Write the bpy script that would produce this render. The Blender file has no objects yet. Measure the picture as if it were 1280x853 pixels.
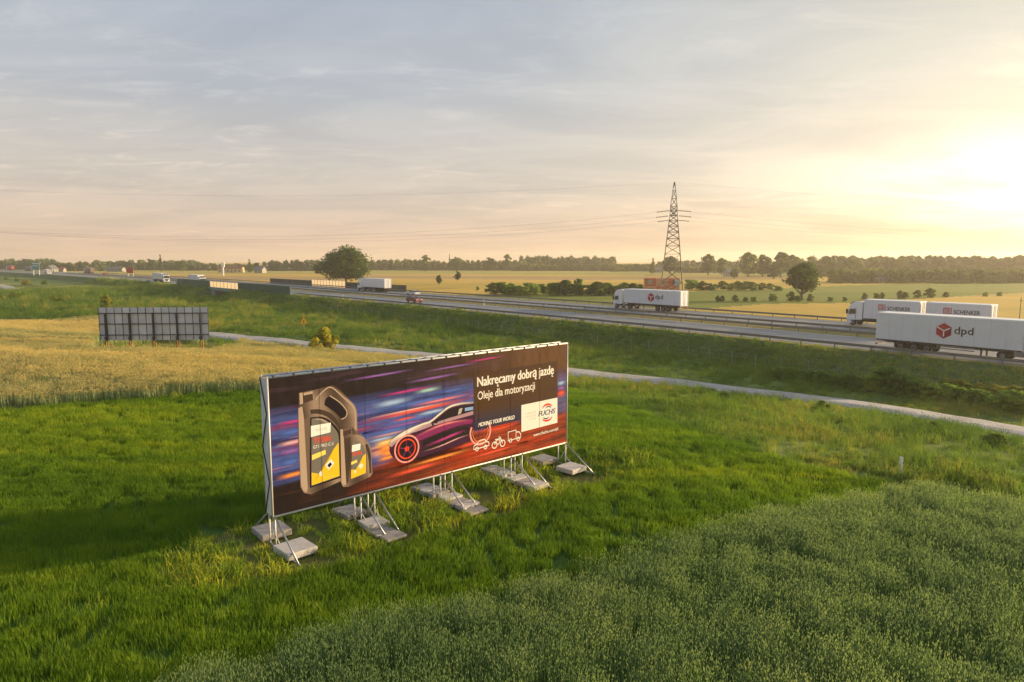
import bpy, bmesh, math, random
import numpy as np
from mathutils import Vector, Matrix

scene = bpy.context.scene
COL = scene.collection
R = math.radians
random.seed(7)

# ------------------------------------------------------------------ camera
PITCH = R(6.8)
FPX = 853.0          # focal length in pixels of the 1280 wide photograph
CAMH = 8.5
cam_d = bpy.data.cameras.new('camera')
cam = bpy.data.objects.new('camera', cam_d)
COL.objects.link(cam)
cam.location = (0, 0, CAMH)
cam.rotation_euler = (R(90) - PITCH, 0, 0)
cam_d.sensor_width = 36.0
cam_d.lens = 36.0 * FPX / 1280.0
cam_d.clip_start = 0.1
cam_d.clip_end = 20000
scene.camera = cam

# ------------------------------------------------------------------ sky and sun
SUN_AZ, SUN_EL = R(72), R(9.5)
SUN = Vector((math.sin(SUN_AZ) * math.cos(SUN_EL), math.cos(SUN_AZ) * math.cos(SUN_EL), math.sin(SUN_EL)))
world = bpy.data.worlds.new('World')
scene.world = world
world.use_nodes = True


class NT:
    """tiny helper to write node trees"""
    def __init__(self, tree):
        self.t = tree
        self.n = tree.nodes
        self.l = tree.links

    def node(self, typ, **kw):
        nd = self.n.new(typ)
        for k, v in kw.items():
            setattr(nd, k, v)
        return nd

    def put(self, sock, val):
        if hasattr(val, 'is_output') or isinstance(val, bpy.types.NodeSocket):
            self.l.new(val, sock)
        elif val is not None:
            sock.default_value = val

    def math(self, op, a, b=None, c=None, clamp=False):
        nd = self.node('ShaderNodeMath', operation=op)
        nd.use_clamp = clamp
        for i, v in enumerate((a, b, c)):
            if v is not None:
                self.put(nd.inputs[i], v)
        return nd.outputs[0]

    def vmath(self, op, a, b=None):
        nd = self.node('ShaderNodeVectorMath', operation=op)
        self.put(nd.inputs[0], a)
        if b is not None:
            self.put(nd.inputs[1], b)
        return nd.outputs['Value'] if op in ('DOT_PRODUCT', 'LENGTH', 'DISTANCE') else nd.outputs[0]

    def mix(self, fac, a, b, mode='MIX'):
        nd = self.node('ShaderNodeMix', data_type='RGBA', blend_type=mode)
        self.put(nd.inputs[0], fac)
        for s, v in ((nd.inputs[6], a), (nd.inputs[7], b)):
            if isinstance(v, (tuple, list)):
                s.default_value = (*v[:3], 1)
            else:
                self.put(s, v)
        return nd.outputs[2]

    def ramp(self, fac, stops, interp='LINEAR'):
        nd = self.node('ShaderNodeValToRGB')
        nd.color_ramp.interpolation = interp
        e = nd.color_ramp.elements
        while len(e) > 1:
            e.remove(e[-1])
        e[0].position = stops[0][0]
        e[0].color = (*stops[0][1], 1)
        for p, c in stops[1:]:
            x = e.new(p)
            x.color = (*c, 1)
        self.put(nd.inputs[0], fac)
        return nd.outputs[0]

    def smooth(self, v, a, b, lo=0.0, hi=1.0):
        nd = self.node('ShaderNodeMapRange', interpolation_type='SMOOTHSTEP')
        self.put(nd.inputs[0], v)
        for i, q in enumerate((a, b, lo, hi)):
            nd.inputs[i + 1].default_value = q
        return nd.outputs[0]

    def noise(self, vec, scale, detail=4, rough=0.55, dist=0.0):
        nd = self.node('ShaderNodeTexNoise')
        self.put(nd.inputs['Vector'], vec)
        nd.inputs['Scale'].default_value = scale
        nd.inputs['Detail'].default_value = detail
        nd.inputs['Roughness'].default_value = rough
        nd.inputs['Distortion'].default_value = dist
        return nd.outputs[0]

    def mapping(self, vec, loc=(0, 0, 0), rot=(0, 0, 0), scale=(1, 1, 1)):
        nd = self.node('ShaderNodeMapping')
        self.put(nd.inputs[0], vec)
        nd.inputs[1].default_value = loc
        nd.inputs[2].default_value = rot
        nd.inputs[3].default_value = scale
        return nd.outputs[0]


def srgb(r, g, b):
    def f(c):
        c /= 255.0
        return c / 12.92 if c <= 0.04045 else ((c + 0.055) / 1.055) ** 2.4
    return (f(r), f(g), f(b))


def build_world():
    w = NT(world.node_tree)
    w.n.clear()
    out = w.node('ShaderNodeOutputWorld')
    bg = w.node('ShaderNodeBackground')
    w.l.new(bg.outputs[0], out.inputs[0])
    sky = w.node('ShaderNodeTexSky', sky_type='NISHITA')
    sky.sun_disc = False
    sky.sun_elevation = SUN_EL
    sky.sun_rotation = SUN_AZ
    sky.air_density = 1.2
    sky.dust_density = 2.5
    d = w.vmath('NORMALIZE', w.node('ShaderNodeTexCoord').outputs['Generated'])
    sep = w.node('ShaderNodeSeparateXYZ')
    w.l.new(d, sep.inputs[0])
    z = w.math('MAXIMUM', sep.outputs[2], 0.0)
    sd = w.vmath('DOT_PRODUCT', d, tuple(SUN))
    # a high, thin veil of cloud lit by the low sun: colour by height and by angle to the sun
    veil = w.ramp(z, [(0.0, srgb(190, 160, 136)), (0.03, srgb(186, 162, 142)), (0.10, srgb(172, 162, 152)),
                      (0.22, srgb(154, 156, 160)), (0.36, srgb(140, 148, 160)), (1.0, srgb(128, 142, 162))])
    # flat sheets of cloud seen in perspective
    k = w.math('DIVIDE', 1.0, w.math('ADD', z, 0.10))
    cv = w.node('ShaderNodeVectorMath', operation='SCALE')
    w.l.new(d, cv.inputs[0])
    w.l.new(k, cv.inputs[3])
    flat = w.mapping(cv.outputs[0], rot=(0, 0, R(14)), scale=(0.55, 0.95, 0.0))
    n1 = w.noise(flat, 1.3, 7, 0.60, 0.7)
    n2 = w.noise(w.mapping(flat, loc=(3.7, 1.2, 0)), 4.6, 9, 0.66, 0.5)
    n3 = w.noise(w.mapping(flat, loc=(8.1, 5.0, 0)), 0.55, 5, 0.55, 0.3)
    g = w.math('POWER', w.math('MAXIMUM', w.math('MULTIPLY_ADD', sd, 0.5, 0.5), 0.0), 4.0)
    warm = w.mix(w.math('MULTIPLY', w.smooth(g, 0.02, 0.92), 0.95), veil,
                 w.ramp(z, [(0.0, srgb(224, 186, 136)), (0.05, srgb(230, 198, 154)), (0.12, srgb(232, 212, 180)),
                            (0.25, srgb(206, 196, 174)), (0.40, srgb(172, 168, 154)), (0.7, srgb(156, 160, 162))]))
    # thick parts a little darker and bluer, gaps a little brighter
    shade = w.smooth(n1, 0.36, 0.66)
    c = w.mix(w.math('MULTIPLY', shade, 0.55), warm, w.mix(1.0, warm, (0.72, 0.76, 0.82), 'MULTIPLY'))
    wisp = w.math('MULTIPLY', w.smooth(n2, 0.50, 0.72), w.smooth(n3, 0.40, 0.60))
    c = w.mix(w.math('MULTIPLY', wisp, 0.55), c, w.mix(1.0, c, (1.42, 1.34, 1.26), 'MULTIPLY'))
    # the brightest break in the cloud, round the hidden sun
    core = w.math('POWER', w.math('MAXIMUM', sd, 0.0), 8.0)
    low = w.math('MULTIPLY', w.smooth(z, 0.015, 0.085, 0.20, 1.0), w.smooth(z, 0.18, 0.07))
    brk = w.math('MULTIPLY', w.math('MULTIPLY', core, low), w.smooth(n1, 0.70, 0.42, 0.35, 1.0))
    c = w.mix(w.math('MULTIPLY', brk, 1.0), c, (4.2, 3.75, 3.05))
    # clear sky through the veil
    cs = w.node('ShaderNodeVectorMath', operation='SCALE')
    w.l.new(sky.outputs[0], cs.inputs[0])
    cs.inputs[3].default_value = 0.08
    fin = w.mix(0.90, cs.outputs[0], c)
    w.l.new(fin, bg.inputs[0])
    bg.inputs[1].default_value = 1.0


build_world()
sun_d = bpy.data.lights.new('sun', 'SUN')
sun_d.energy = 5.0
sun_d.angle = R(2.0)
sun_d.color = (1.0, 0.74, 0.42)
sun = bpy.data.objects.new('sun', sun_d)
COL.objects.link(sun)
sun.location = (60, 20, 40)
sun.rotation_euler = (-SUN).to_track_quat('-Z', 'Y').to_euler()

scene.render.engine = 'CYCLES'
scene.cycles.use_denoising = True
scene.cycles.use_adaptive_sampling = True
scene.cycles.adaptive_threshold = 0.02
try:
    scene.cycles.denoiser = 'OPENIMAGEDENOISE'
except Exception:
    pass
scene.cycles.max_bounces = 6
scene.cycles.diffuse_bounces = 3
scene.cycles.transmission_bounces = 4
scene.cycles.transparent_max_bounces = 6
scene.cycles.volume_bounces = 1
scene.view_settings.view_transform = 'Standard'
scene.view_settings.look = 'None'
scene.view_settings.exposure = 0.85
scene.view_settings.gamma = 1.0
scene.view_settings.use_curve_mapping = False

# ------------------------------------------------------------------ terrain functions
UX, UY = -0.6115, 0.7912      # along the motorway, to the far left
VX, VY = 0.7912, 0.6115       # across it, away from the camera
_ku = np.array([-400, 0, 60, 112, 165, 205, 250, 308, 410, 490, 608, 900, 1500, 2600.]) * 1.14
_kv = np.array([66.9, 66.9, 66.9, 64.8, 61.0, 58.4, 55.4, 50.8, 40, 30, 11, -50, -220, -600.]) * 1.14
ROADZ = -1.30                 # road surface
FARZ = -3.2                   # plain beyond the motorway
_gu = np.arange(-440, 2900, 4.0)
_gv = np.interp(_gu, _ku, _kv)
_k = np.hanning(17)
_k /= _k.sum()
_gv = np.convolve(np.pad(_gv, 8, mode='edge'), _k, 'valid')


def vedge(u):
    return np.interp(u, _gu, _gv)


def sstep(a, b, x):
    t = np.clip((x - a) / (b - a), 0, 1)
    return t * t * (3 - 2 * t)


def uw(x, y):
    u = UX * x + UY * y
    v = VX * x + VY * y
    return u, v - vedge(u)


def bumps(x, y):
    return (np.sin(x * 0.31 + y * 0.17) * np.sin(y * 0.27 - x * 0.11) * 0.10
            + np.sin(x * 0.9 + 1.3) * np.sin(y * 0.8 + 0.4) * 0.03)


def T(x, y):
    """height of the ground"""
    x = np.asarray(x, float)
    y = np.asarray(y, float)
    u, w = uw(x, y)
    q = 0.45 * x + 0.89 * y
    low = -3.7 * sstep(26, 72, q) + bumps(x, y) * sstep(14, 30, q) * np.clip(300 / (q + 100), 0, 1)
    t = np.clip((w + 7.6) / 6.3, 0, 1)
    z = low * (1 - t) + (ROADZ - 0.04) * t
    t2 = np.clip((w - 33.2) / 6, 0, 1)
    z = np.where(w > 15, (ROADZ - 0.04) * (1 - t2) + FARZ * t2, z)
    cut = (1 - sstep(SPAN - 2.5, SPAN + 3, np.abs(u - U_BRIDGE))) * (1 - sstep(40, 80, np.abs(w - 16)))
    return z * (1 - cut) - 6.0 * cut


def T1(x, y):
    return float(T(x, y))


def ray(px, py):
    cx = (px - 640) / FPX
    cy = -(py - 426.5) / FPX
    return (cx, math.cos(PITCH) + cy * math.sin(PITCH), -math.sin(PITCH) + cy * math.cos(PITCH))


def at(px, py, z):
    r = ray(px, py)
    t = (z - CAMH) / r[2]
    return Vector((r[0] * t, r[1] * t, z))


def ground(px, py):
    """where the line of sight meets the ground"""
    z = -1.0
    for _ in range(30):
        p = at(px, py, z)
        z = 0.5 * z + 0.5 * T1(p.x, p.y)
    p = at(px, py, z)
    p.z = T1(p.x, p.y)
    return p


def road(u, w, z=-1.30):
    v = float(vedge(u)) + w
    return Vector((UX * u + VX * v, UY * u + VY * v, z))


def road_heading(u):
    """angle of the direction of growing u"""
    a, b = road(u - 3, 0), road(u + 3, 0)
    return math.atan2(b.y - a.y, b.x - a.x)


def project(p):
    z = p[2] - CAMH
    d = p[1] * math.cos(PITCH) - z * math.sin(PITCH)
    return 640 + FPX * p[0] / d, 426.5 - FPX * (p[1] * math.sin(PITCH) + z * math.cos(PITCH)) / d


def u_at(px, w):
    lo, hi = -20.0, 900.0
    for _ in range(50):
        m = (lo + hi) / 2
        if project(road(m, w))[0] > px:
            lo = m
        else:
            hi = m
    return (lo + hi) / 2


U_BRIDGE = (u_at(298, -1.0) + u_at(262, -1.0)) / 2
SPAN = abs(u_at(298, -1.0) - u_at(262, -1.0)) * 0.36


# ------------------------------------------------------------------ materials
MATS = {}


def new_mat(name):
    m = bpy.data.materials.new(name)
    m.use_nodes = True
    t = NT(m.node_tree)
    t.n.clear()
    t.out = t.node('ShaderNodeOutputMaterial')
    MATS[name] = m
    return m, t


def principled(t, color, rough=0.6, metal=0.0, spec=0.5, normal=None, coat=0.0):
    b = t.node('ShaderNodeBsdfPrincipled')
    if isinstance(color, (tuple, list)):
        b.inputs['Base Color'].default_value = (*color[:3], 1)
    else:
        t.l.new(color, b.inputs['Base Color'])
    t.put(b.inputs['Roughness'], rough)
    b.inputs['Metallic'].default_value = metal
    b.inputs['Specular IOR Level'].default_value = spec
    b.inputs['Coat Weight'].default_value = coat
    if normal is not None:
        t.l.new(normal, b.inputs['Normal'])
    return b


def pos(t):
    return t.node('ShaderNodeNewGeometry').outputs['Position']


def objc(t):
    return t.node('ShaderNodeTexCoord').outputs['Object']


def bump(t, h, strength=0.3, dist=0.05):
    b = t.node('ShaderNodeBump')
    b.inputs['Strength'].default_value = strength
    b.inputs['Distance'].default_value = dist
    t.l.new(h, b.inputs['Height'])
    return b.outputs[0]


def paint(name, color, rough=0.45, dirt=0.12, scale=3.0, metal=0.0, spec=0.5, coat=0.0, dirtcol=(0.12, 0.10, 0.08)):
    """painted or plain surface with uneven tone"""
    m, t = new_mat(name)
    v = objc(t)
    n = t.noise(v, scale, 6, 0.6)
    n2 = t.noise(t.mapping(v, scale=(1, 1, 0.15)), scale * 4, 4, 0.6)
    f = t.math('MULTIPLY', t.smooth(t.math('MULTIPLY_ADD', n2, 0.4, t.math('MULTIPLY', n, 0.6)), 0.42, 0.75), dirt)
    c = t.mix(f, color, dirtcol)
    b = principled(t, c, t.math('MULTIPLY_ADD', n, 0.2, rough - 0.1), metal, spec, None, coat)
    t.l.new(b.outputs[0], t.out.inputs[0])
    return m


def soil(name, stops, scale, bscale=8.0, bdist=0.06, rough=0.9, stretch=None):
    """ground colour from noise of several sizes, in world space"""
    m, t = new_mat(name)
    p = pos(t)
    v = t.mapping(p, rot=(0, 0, stretch[0]), scale=stretch[1]) if stretch else p
    n = t.math('MULTIPLY_ADD', t.noise(v, scale, 6, 0.6), 0.65, t.math('MULTIPLY', t.noise(p, scale * 9, 4, 0.6), 0.35))
    c = t.ramp(t.smooth(n, 0.3, 0.7), stops)
    b = principled(t, c, rough, 0, 0.15, bump(t, t.noise(p, bscale, 5, 0.65), 0.6, bdist))
    t.l.new(b.outputs[0], t.out.inputs[0])
    return m


def leafy(name, stops, scale=0.15, trans=0.4, per=0.45, rough=0.7, stretch=None, tmul=1.3, spec=0.2):
    """plant material: colour varies by patch of ground and from plant to plant, and lets light through"""
    m, t = new_mat(name)
    p = pos(t)
    v = t.mapping(p, rot=(0, 0, stretch[0]), scale=stretch[1]) if stretch else p
    rnd = t.node('ShaderNodeObjectInfo').outputs['Random']
    n = t.smooth(t.math('MULTIPLY_ADD', t.noise(v, scale, 5, 0.6), 0.55, t.math('MULTIPLY', t.noise(v, scale * 0.22, 3, 0.6), 0.45)), 0.39, 0.61)
    f = t.math('MULTIPLY_ADD', rnd, per, t.math('MULTIPLY', n, 1 - per))
    c = t.ramp(f, stops)
    b = principled(t, c, rough, 0, spec)
    tr = t.node('ShaderNodeBsdfTranslucent')
    t.l.new(t.mix(1.0, c, (tmul, tmul * 1.05, tmul * 0.55), 'MULTIPLY'), tr.inputs[0])
    ms = t.node('ShaderNodeMixShader')
    ms.inputs[0].default_value = trans
    t.l.new(b.outputs[0], ms.inputs[1])
    t.l.new(tr.outputs[0], ms.inputs[2])
    t.l.new(ms.outputs[0], t.out.inputs[0])
    return m


# ------------------------------------------------------------------ mesh helpers
class MB:
    """collects shapes into one mesh"""
    def __init__(self):
        self.v = []
        self.f = []

    def add(self, vs, fs):
        o = len(self.v)
        self.v += [tuple(p) for p in vs]
        self.f += [tuple(o + i for i in f) for f in fs]
        return self

    def box(self, x0, x1, y0, y1, z0, z1, bev=0.0):
        if bev > 0:
            b = min(bev, abs(x1 - x0) * .45, abs(y1 - y0) * .45, abs(z1 - z0) * .45)
            # chamfered box: 24 vertices
            vs, idx = [], {}
            for sx in (0, 1):
                for sy in (0, 1):
                    for sz in (0, 1):
                        X, Y, Z = (x0, x1)[sx], (y0, y1)[sy], (z0, z1)[sz]
                        dx, dy, dz = b * (1 - 2 * sx), b * (1 - 2 * sy), b * (1 - 2 * sz)
                        for a, p in (('x', (X, Y + dy, Z + dz)), ('y', (X + dx, Y, Z + dz)), ('z', (X + dx, Y + dy, Z))):
                            idx[a, sx, sy, sz] = len(vs)
                            vs.append(p)
            fs = []
            for s in (0, 1):
                fs.append([idx['x', s, a, c] for a, c in ((0, 0), (1, 0), (1, 1), (0, 1))][::1 if s else -1])
                fs.append([idx['y', a, s, c] for a, c in ((0, 0), (1, 0), (1, 1), (0, 1))][::-1 if s else 1])
                fs.append([idx['z', a, c, s] for a, c in ((0, 0), (1, 0), (1, 1), (0, 1))][::1 if s else -1])
            for p in (0, 1):
                for q in (0, 1):
                    fs.append((idx['y', 0, p, q], idx['y', 1, p, q], idx['z', 1, p, q], idx['z', 0, p, q]))
                    fs.append((idx['x', p, 0, q], idx['x', p, 1, q], idx['z', p, 1, q], idx['z', p, 0, q]))
                    fs.append((idx['x', p, q, 0], idx['x', p, q, 1], idx['y', p, q, 1], idx['y', p, q, 0]))
                    for r_ in (0, 1):
                        fs.append((idx['x', p, q, r_], idx['y', p, q, r_], idx['z', p, q, r_]))
            return self.add(vs, fs)
        vs = [(x, y, z) for x in (x0, x1) for y in (y0, y1) for z in (z0, z1)]
        return self.add(vs, [(0, 1, 3, 2), (4, 6, 7, 5), (0, 4, 5, 1), (2, 3, 7, 6), (0, 2, 6, 4), (1, 5, 7, 3)])

    def bar(self, p, q, r, n=6, r2=None, caps=True):
        p, q = Vector(p), Vector(q)
        d = (q - p)
        if d.length < 1e-6:
            return self
        d.normalize()
        a = d.orthogonal().normalized()
        b = d.cross(a)
        r2 = r if r2 is None else r2
        vs = []
        for c, rr in ((p, r), (q, r2)):
            for i in range(n):
                t = 2 * math.pi * (i + 0.5) / n
                vs.append(c + a * math.cos(t) * rr + b * math.sin(t) * rr)
        fs = [(i, (i + 1) % n, n + (i + 1) % n, n + i) for i in range(n)]
        if caps:
            fs += [tuple(range(n))[::-1], tuple(range(n, 2 * n))]
        return self.add(vs, fs)

    def path(self, pts, r, n=5):
        for a, b in zip(pts, pts[1:]):
            self.bar(a, b, r, n, caps=False)
        return self

    def prism(self, poly, axis, a, b):
        """polygon (2D) pushed along an axis: 'y' poly is (x,z); 'x' poly is (y,z); 'z' poly is (x,y)"""
        def P(p, t):
            return (p[0], t, p[1]) if axis == 'y' else (t, p[0], p[1]) if axis == 'x' else (p[0], p[1], t)
        n = len(poly)
        vs = [P(p, a) for p in poly] + [P(p, b) for p in poly]
        return self.add(vs, [tuple(range(n))[::-1], tuple(range(n, 2 * n))] + [(i, (i + 1) % n, n + (i + 1) % n, n + i) for i in range(n)])

    def disc(self, c, axis, r, w, n=18, r0=0.0):
        """cylinder or ring about an axis, centred on c, width w"""
        ax = {'x': (0, 1, 2), 'y': (1, 0, 2), 'z': (2, 0, 1)}[axis]
        def P(rr, t, h):
            p = [0, 0, 0]
            p[ax[0]] = c[ax[0]] + h
            p[ax[1]] = c[ax[1]] + rr * math.cos(t)
            p[ax[2]] = c[ax[2]] + rr * math.sin(t)
            return tuple(p)
        prof = [(r0, -w / 2), (r * 0.96, -w / 2), (r, -w * 0.38), (r, w * 0.38), (r * 0.96, w / 2), (r0, w / 2)]
        if r0 > 0:
            prof.append(prof[0])
        vs, fs = [], []
        m = len(prof)
        for i in range(n):
            for rr, h in prof:
                vs.append(P(rr, 2 * math.pi * i / n, h))
        for i in range(n):
            j = (i + 1) % n
            for k in range(m - 1):
                fs.append((i * m + k, j * m + k, j * m + k + 1, i * m + k + 1))
        return self.add(vs, fs)

    def mesh(self, name, mat=None, smooth=False):
        me = bpy.data.meshes.new(name)
        me.from_pydata(self.v, [], self.f)
        if mat:
            me.materials.append(MATS[mat])
        bm = bmesh.new()
        bm.from_mesh(me)
        bmesh.ops.remove_doubles(bm, verts=bm.verts, dist=1e-5)
        bmesh.ops.recalc_face_normals(bm, faces=bm.faces)
        bm.to_mesh(me)
        bm.free()
        if smooth:
            for p in me.polygons:
                p.use_smooth = True
        return me

    def build(self, name, mat, parent=None, smooth=False):
        return link(name, self.mesh(name, mat, smooth), parent)


def link(name, me, parent=None, loc=None, rz=None):
    o = bpy.data.objects.new(name, me)
    COL.objects.link(o)
    if parent:
        o.parent = parent
    if loc is not None:
        o.location = loc
    if rz is not None:
        o.rotation_euler = (0, 0, rz)
    return o


def thing(name, label, cat, loc=(0, 0, 0), rz=0.0, group=None):
    o = link(name, None, None, loc, rz)
    o.empty_display_size = 0.3
    return tag(o, label, cat, group)


def tag(o, label, cat, group=None):
    o['label'] = label
    o['category'] = cat
    if group:
        o['group'] = group
    return o


def struct(o):
    o['kind'] = 'structure'
    return o


def raw_mesh(name, verts, faces, mat):
    me = bpy.data.meshes.new(name)
    me.from_pydata([tuple(map(float, p)) for p in verts], [], faces)
    me.materials.append(MATS[mat])
    for p in me.polygons:
        p.use_smooth = True
    return me


def copy_tree(o, parent=None):
    c = o.copy()
    COL.objects.link(c)
    c.parent = parent
    for ch in o.children:
        copy_tree(ch, c)
    return c


def text_mesh(s, width, height, mat, bold=0.0, shear=0.0, name='lettering', align='L'):
    """flat lettering fitted to a box, in the x/z plane, front towards -y"""
    cu = bpy.data.curves.new(name, 'FONT')
    cu.body = s
    cu.size = 1.0
    cu.offset = bold
    cu.shear = shear
    cu.resolution_u = 3
    ob = bpy.data.objects.new(name, cu)
    COL.objects.link(ob)
    dg = bpy.context.evaluated_depsgraph_get()
    dg.update()
    me = bpy.data.meshes.new_from_object(ob.evaluated_get(dg))
    bpy.data.objects.remove(ob)
    bpy.data.curves.remove(cu)
    co = np.array([v.co[:] for v in me.vertices])
    lo, hi = co.min(0), co.max(0)
    sx = width / (hi[0] - lo[0])
    sz = height / (hi[1] - lo[1]) if height else sx
    for v in me.vertices:
        x, y = (v.co.x - lo[0]) * sx, (v.co.y - lo[1]) * sz
        v.co = (x, 0.0, y)
    me.materials.clear()
    me.materials.append(MATS[mat])
    return me
# ------------------------------------------------------------------ surface materials
soil('m_grain_soil', [(0, (0.048, 0.057, 0.022)), (1, (0.088, 0.104, 0.039))], 0.6)
soil('m_crop_soil', [(0, (0.040, 0.080, 0.012)), (1, (0.088, 0.168, 0.024))], 0.25)
soil('m_weed_soil', [(0, (0.063, 0.084, 0.020)), (0.5, (0.119, 0.133, 0.028)), (1, (0.168, 0.133, 0.049))], 0.8)
soil('m_meadow', [(0, (0.063, 0.105, 0.021)), (0.40, (0.112, 0.168, 0.031)), (0.65, (0.196, 0.224, 0.044)), (0.85, (0.364, 0.294, 0.065)), (1, (0.224, 0.210, 0.058))], 0.03, 3.0, 0.15)
soil('m_wheat_soil', [(0, (0.16, 0.14, 0.045)), (0.5, (0.32, 0.24, 0.065)), (1, (0.38, 0.27, 0.075))], 0.08, 3.0, 0.15)
soil('m_far_gold', [(0, (0.425, 0.302, 0.054)), (0.5, (0.543, 0.358, 0.063)), (1, (0.637, 0.403, 0.077))], 0.012, 0.8, 0.2, stretch=(R(4), (0.12, 1.5, 1)))
soil('m_far_tan', [(0, (0.374, 0.242, 0.095)), (1, (0.484, 0.315, 0.123))], 0.015, 0.8, 0.2, stretch=(R(4), (0.12, 1.5, 1)))
soil('m_far_pale', [(0, (0.358, 0.302, 0.067)), (1, (0.448, 0.367, 0.085))], 0.012, 0.8, 0.2, stretch=(R(4), (0.12, 1.5, 1)))
soil('m_far_green', [(0, (0.15, 0.18, 0.022)), (0.6, (0.20, 0.22, 0.028)), (1, (0.27, 0.24, 0.04))], 0.02, 0.8, 0.2, stretch=(R(6), (0.2, 1.2, 1)))
soil('m_embankment', [(0, (0.048, 0.080, 0.021)), (0.5, (0.080, 0.125, 0.030)), (1, (0.144, 0.152, 0.045))], 0.12, 2.0, 0.2)
soil('m_verge', [(0, (0.182, 0.156, 0.054)), (0.5, (0.312, 0.234, 0.066)), (1, (0.156, 0.169, 0.042))], 0.10, 2.0, 0.12)
soil('m_gravel', [(0, (0.307, 0.283, 0.258)), (0.5, (0.401, 0.372, 0.348)), (1, (0.496, 0.460, 0.432))], 0.5, 14.0, 0.03)


def asphalt():
    m, t = new_mat('m_asphalt')
    p = pos(t)
    a = R(127.7)
    along = t.mapping(p, rot=(0, 0, -a), scale=(0.02, 0.9, 1))
    n = t.noise(along, 1.0, 6, 0.6)
    n2 = t.noise(p, 0.25, 5, 0.6)
    n3 = t.noise(p, 30.0, 3, 0.6)
    f = t.math('ADD', t.math('MULTIPLY', n, 0.5), t.math('MULTIPLY_ADD', n2, 0.3, t.math('MULTIPLY', n3, 0.2)))
    c = t.ramp(t.smooth(f, 0.35, 0.65), [(0, (0.13, 0.13, 0.138)), (0.5, (0.18, 0.18, 0.188)), (1, (0.23, 0.228, 0.23))])
    b = principled(t, c, 0.55, 0, 0.5, bump(t, n3, 0.3, 0.004))
    t.l.new(b.outputs[0], t.out.inputs[0])


asphalt()
paint('m_white_line', (0.72, 0.72, 0.70), 0.6, 0.35, 0.7)

# ------------------------------------------------------------------ zones of the land
def poly_px(pts, z=None):
    return [(lambda p: (p.x, p.y))(at(px, py, z) if z is not None else ground(px, py)) for px, py in pts]


def inside(poly, x, y):
    x = np.asarray(x, float)
    y = np.asarray(y, float)
    c = np.zeros(x.shape, bool)
    n = len(poly)
    for i in range(n):
        x0, y0 = poly[i]
        x1, y1 = poly[(i + 1) % n]
        if y0 == y1:
            continue
        c ^= ((y0 > y) != (y1 > y)) & (x < (x1 - x0) * (y - y0) / (y1 - y0) + x0)
    return c


# main billboard frame: left and right end of the board on the ground
BL = Vector((-7.03, 19.30, 0))
BR = Vector((2.25, 27.54, 0))
BEX = (BR - BL).normalized()
BNY = Vector((BEX.y, -BEX.x, 0))          # out of the printed side
BANG = math.atan2(BEX.y, BEX.x)


def board_pt(s, n, z=0.0):
    p = BL + BEX * s + BNY * n
    return Vector((p.x, p.y, z))


grain_edge = poly_px([(180, 853), (290, 815), (450, 772), (600, 743), (700, 713), (850, 664), (950, 640), (1050, 617),
                      (1115, 604), (1160, 601), (1215, 610), (1280, 627)], 0.75)
GRAIN = [(-12, 4), (-9.5, 10.0)] + grain_edge + [(24, 19), (30, 8), (10, 2)]
wheat_front = poly_px([(0, 514), (150, 503), (320, 491)])
WHEAT = [(-75, 34), (-50, 37.2)] + wheat_front + [(-6, 52.5)] + poly_px([(600, 466), (520, 456), (432, 448), (405, 446), (310, 435), (262, 430)]) + \
    poly_px([(120, 404), (0, 399)]) + [(-110, 92)]
WEED = [tuple(board_pt(s, n)[:2]) for s, n in ((-2.6, 1.5), (-3.4, 0.4), (-2.8, -1.2), (-1.0, -2.2), (5, -2.3), (11, -2.3), (13.4, -1.6), (15.4, 0.6),
                                              (15.6, 2.2), (13.0, 2.9), (9, 2.5), (4, 2.5), (0.6, 2.6))]
crop_back = [(-7, 50), (0, 51.5)] + poly_px([(712, 488), (790, 512), (880, 547), (1000, 588), (1108, 602)])
CROP = [(-45, 4), (-75, 33.5), (-50, 36.8)] + [(x + .2, y - .6) for x, y in wheat_front] + crop_back + [p for p in grain_edge[:9]][::-1] + [(-10, 9.5), (-13, 4)]

path_px = [(1330, 549), (1280, 540), (1140, 517), (1000, 497), (850, 480), (710, 465), (600, 453), (490, 441.5), (430, 435.5), (370, 429.5), (310, 423.5), (265, 419), (210, 414), (140, 409)]
PATH_C = [ground(*p) for p in path_px]
PATH_C = [PATH_C[0] + (PATH_C[0] - PATH_C[1]) * 6, PATH_C[0] + (PATH_C[0] - PATH_C[1]) * 3] + PATH_C
PATH_W = 3.1


def dist_polyline(pts, x, y):
    d = np.full(np.shape(x), 1e9)
    for a, b in zip(pts, pts[1:]):
        ax, ay, bx, by = a[0], a[1], b[0], b[1]
        L2 = (bx - ax) ** 2 + (by - ay) ** 2
        t = np.clip(((x - ax) * (bx - ax) + (y - ay) * (by - ay)) / L2, 0, 1)
        d = np.minimum(d, np.hypot(x - ax - t * (bx - ax), y - ay - t * (by - ay)))
    return d


FAR = {}
zf = FARZ
FAR['far_green'] = [poly_px([(560, 372), (640, 376), (760, 383), (880, 386), (960, 380), (1060, 379), (1280, 366), (1500, 362), (1500, 352), (1280, 352.5),
                            (1060, 357), (960, 361.5), (800, 366.5), (640, 367.5)], zf),
                    poly_px([(-300, 336), (60, 336), (60, 338.5), (-300, 339)], zf)]
FAR['far_tan'] = [poly_px([(-200, 343.5), (300, 345.5), (430, 347), (430, 351.5), (200, 349.5), (-200, 347)], zf),
                  poly_px([(430, 344.2), (700, 346), (1000, 347.5), (1000, 349.4), (700, 350.2), (430, 347.6)], zf)]
FAR['far_pale'] = [poly_px([(-200, 338.5), (200, 339), (700, 338), (1010, 341), (1010, 345), (700, 344), (430, 342.5), (-200, 342.5)], zf)]

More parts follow.
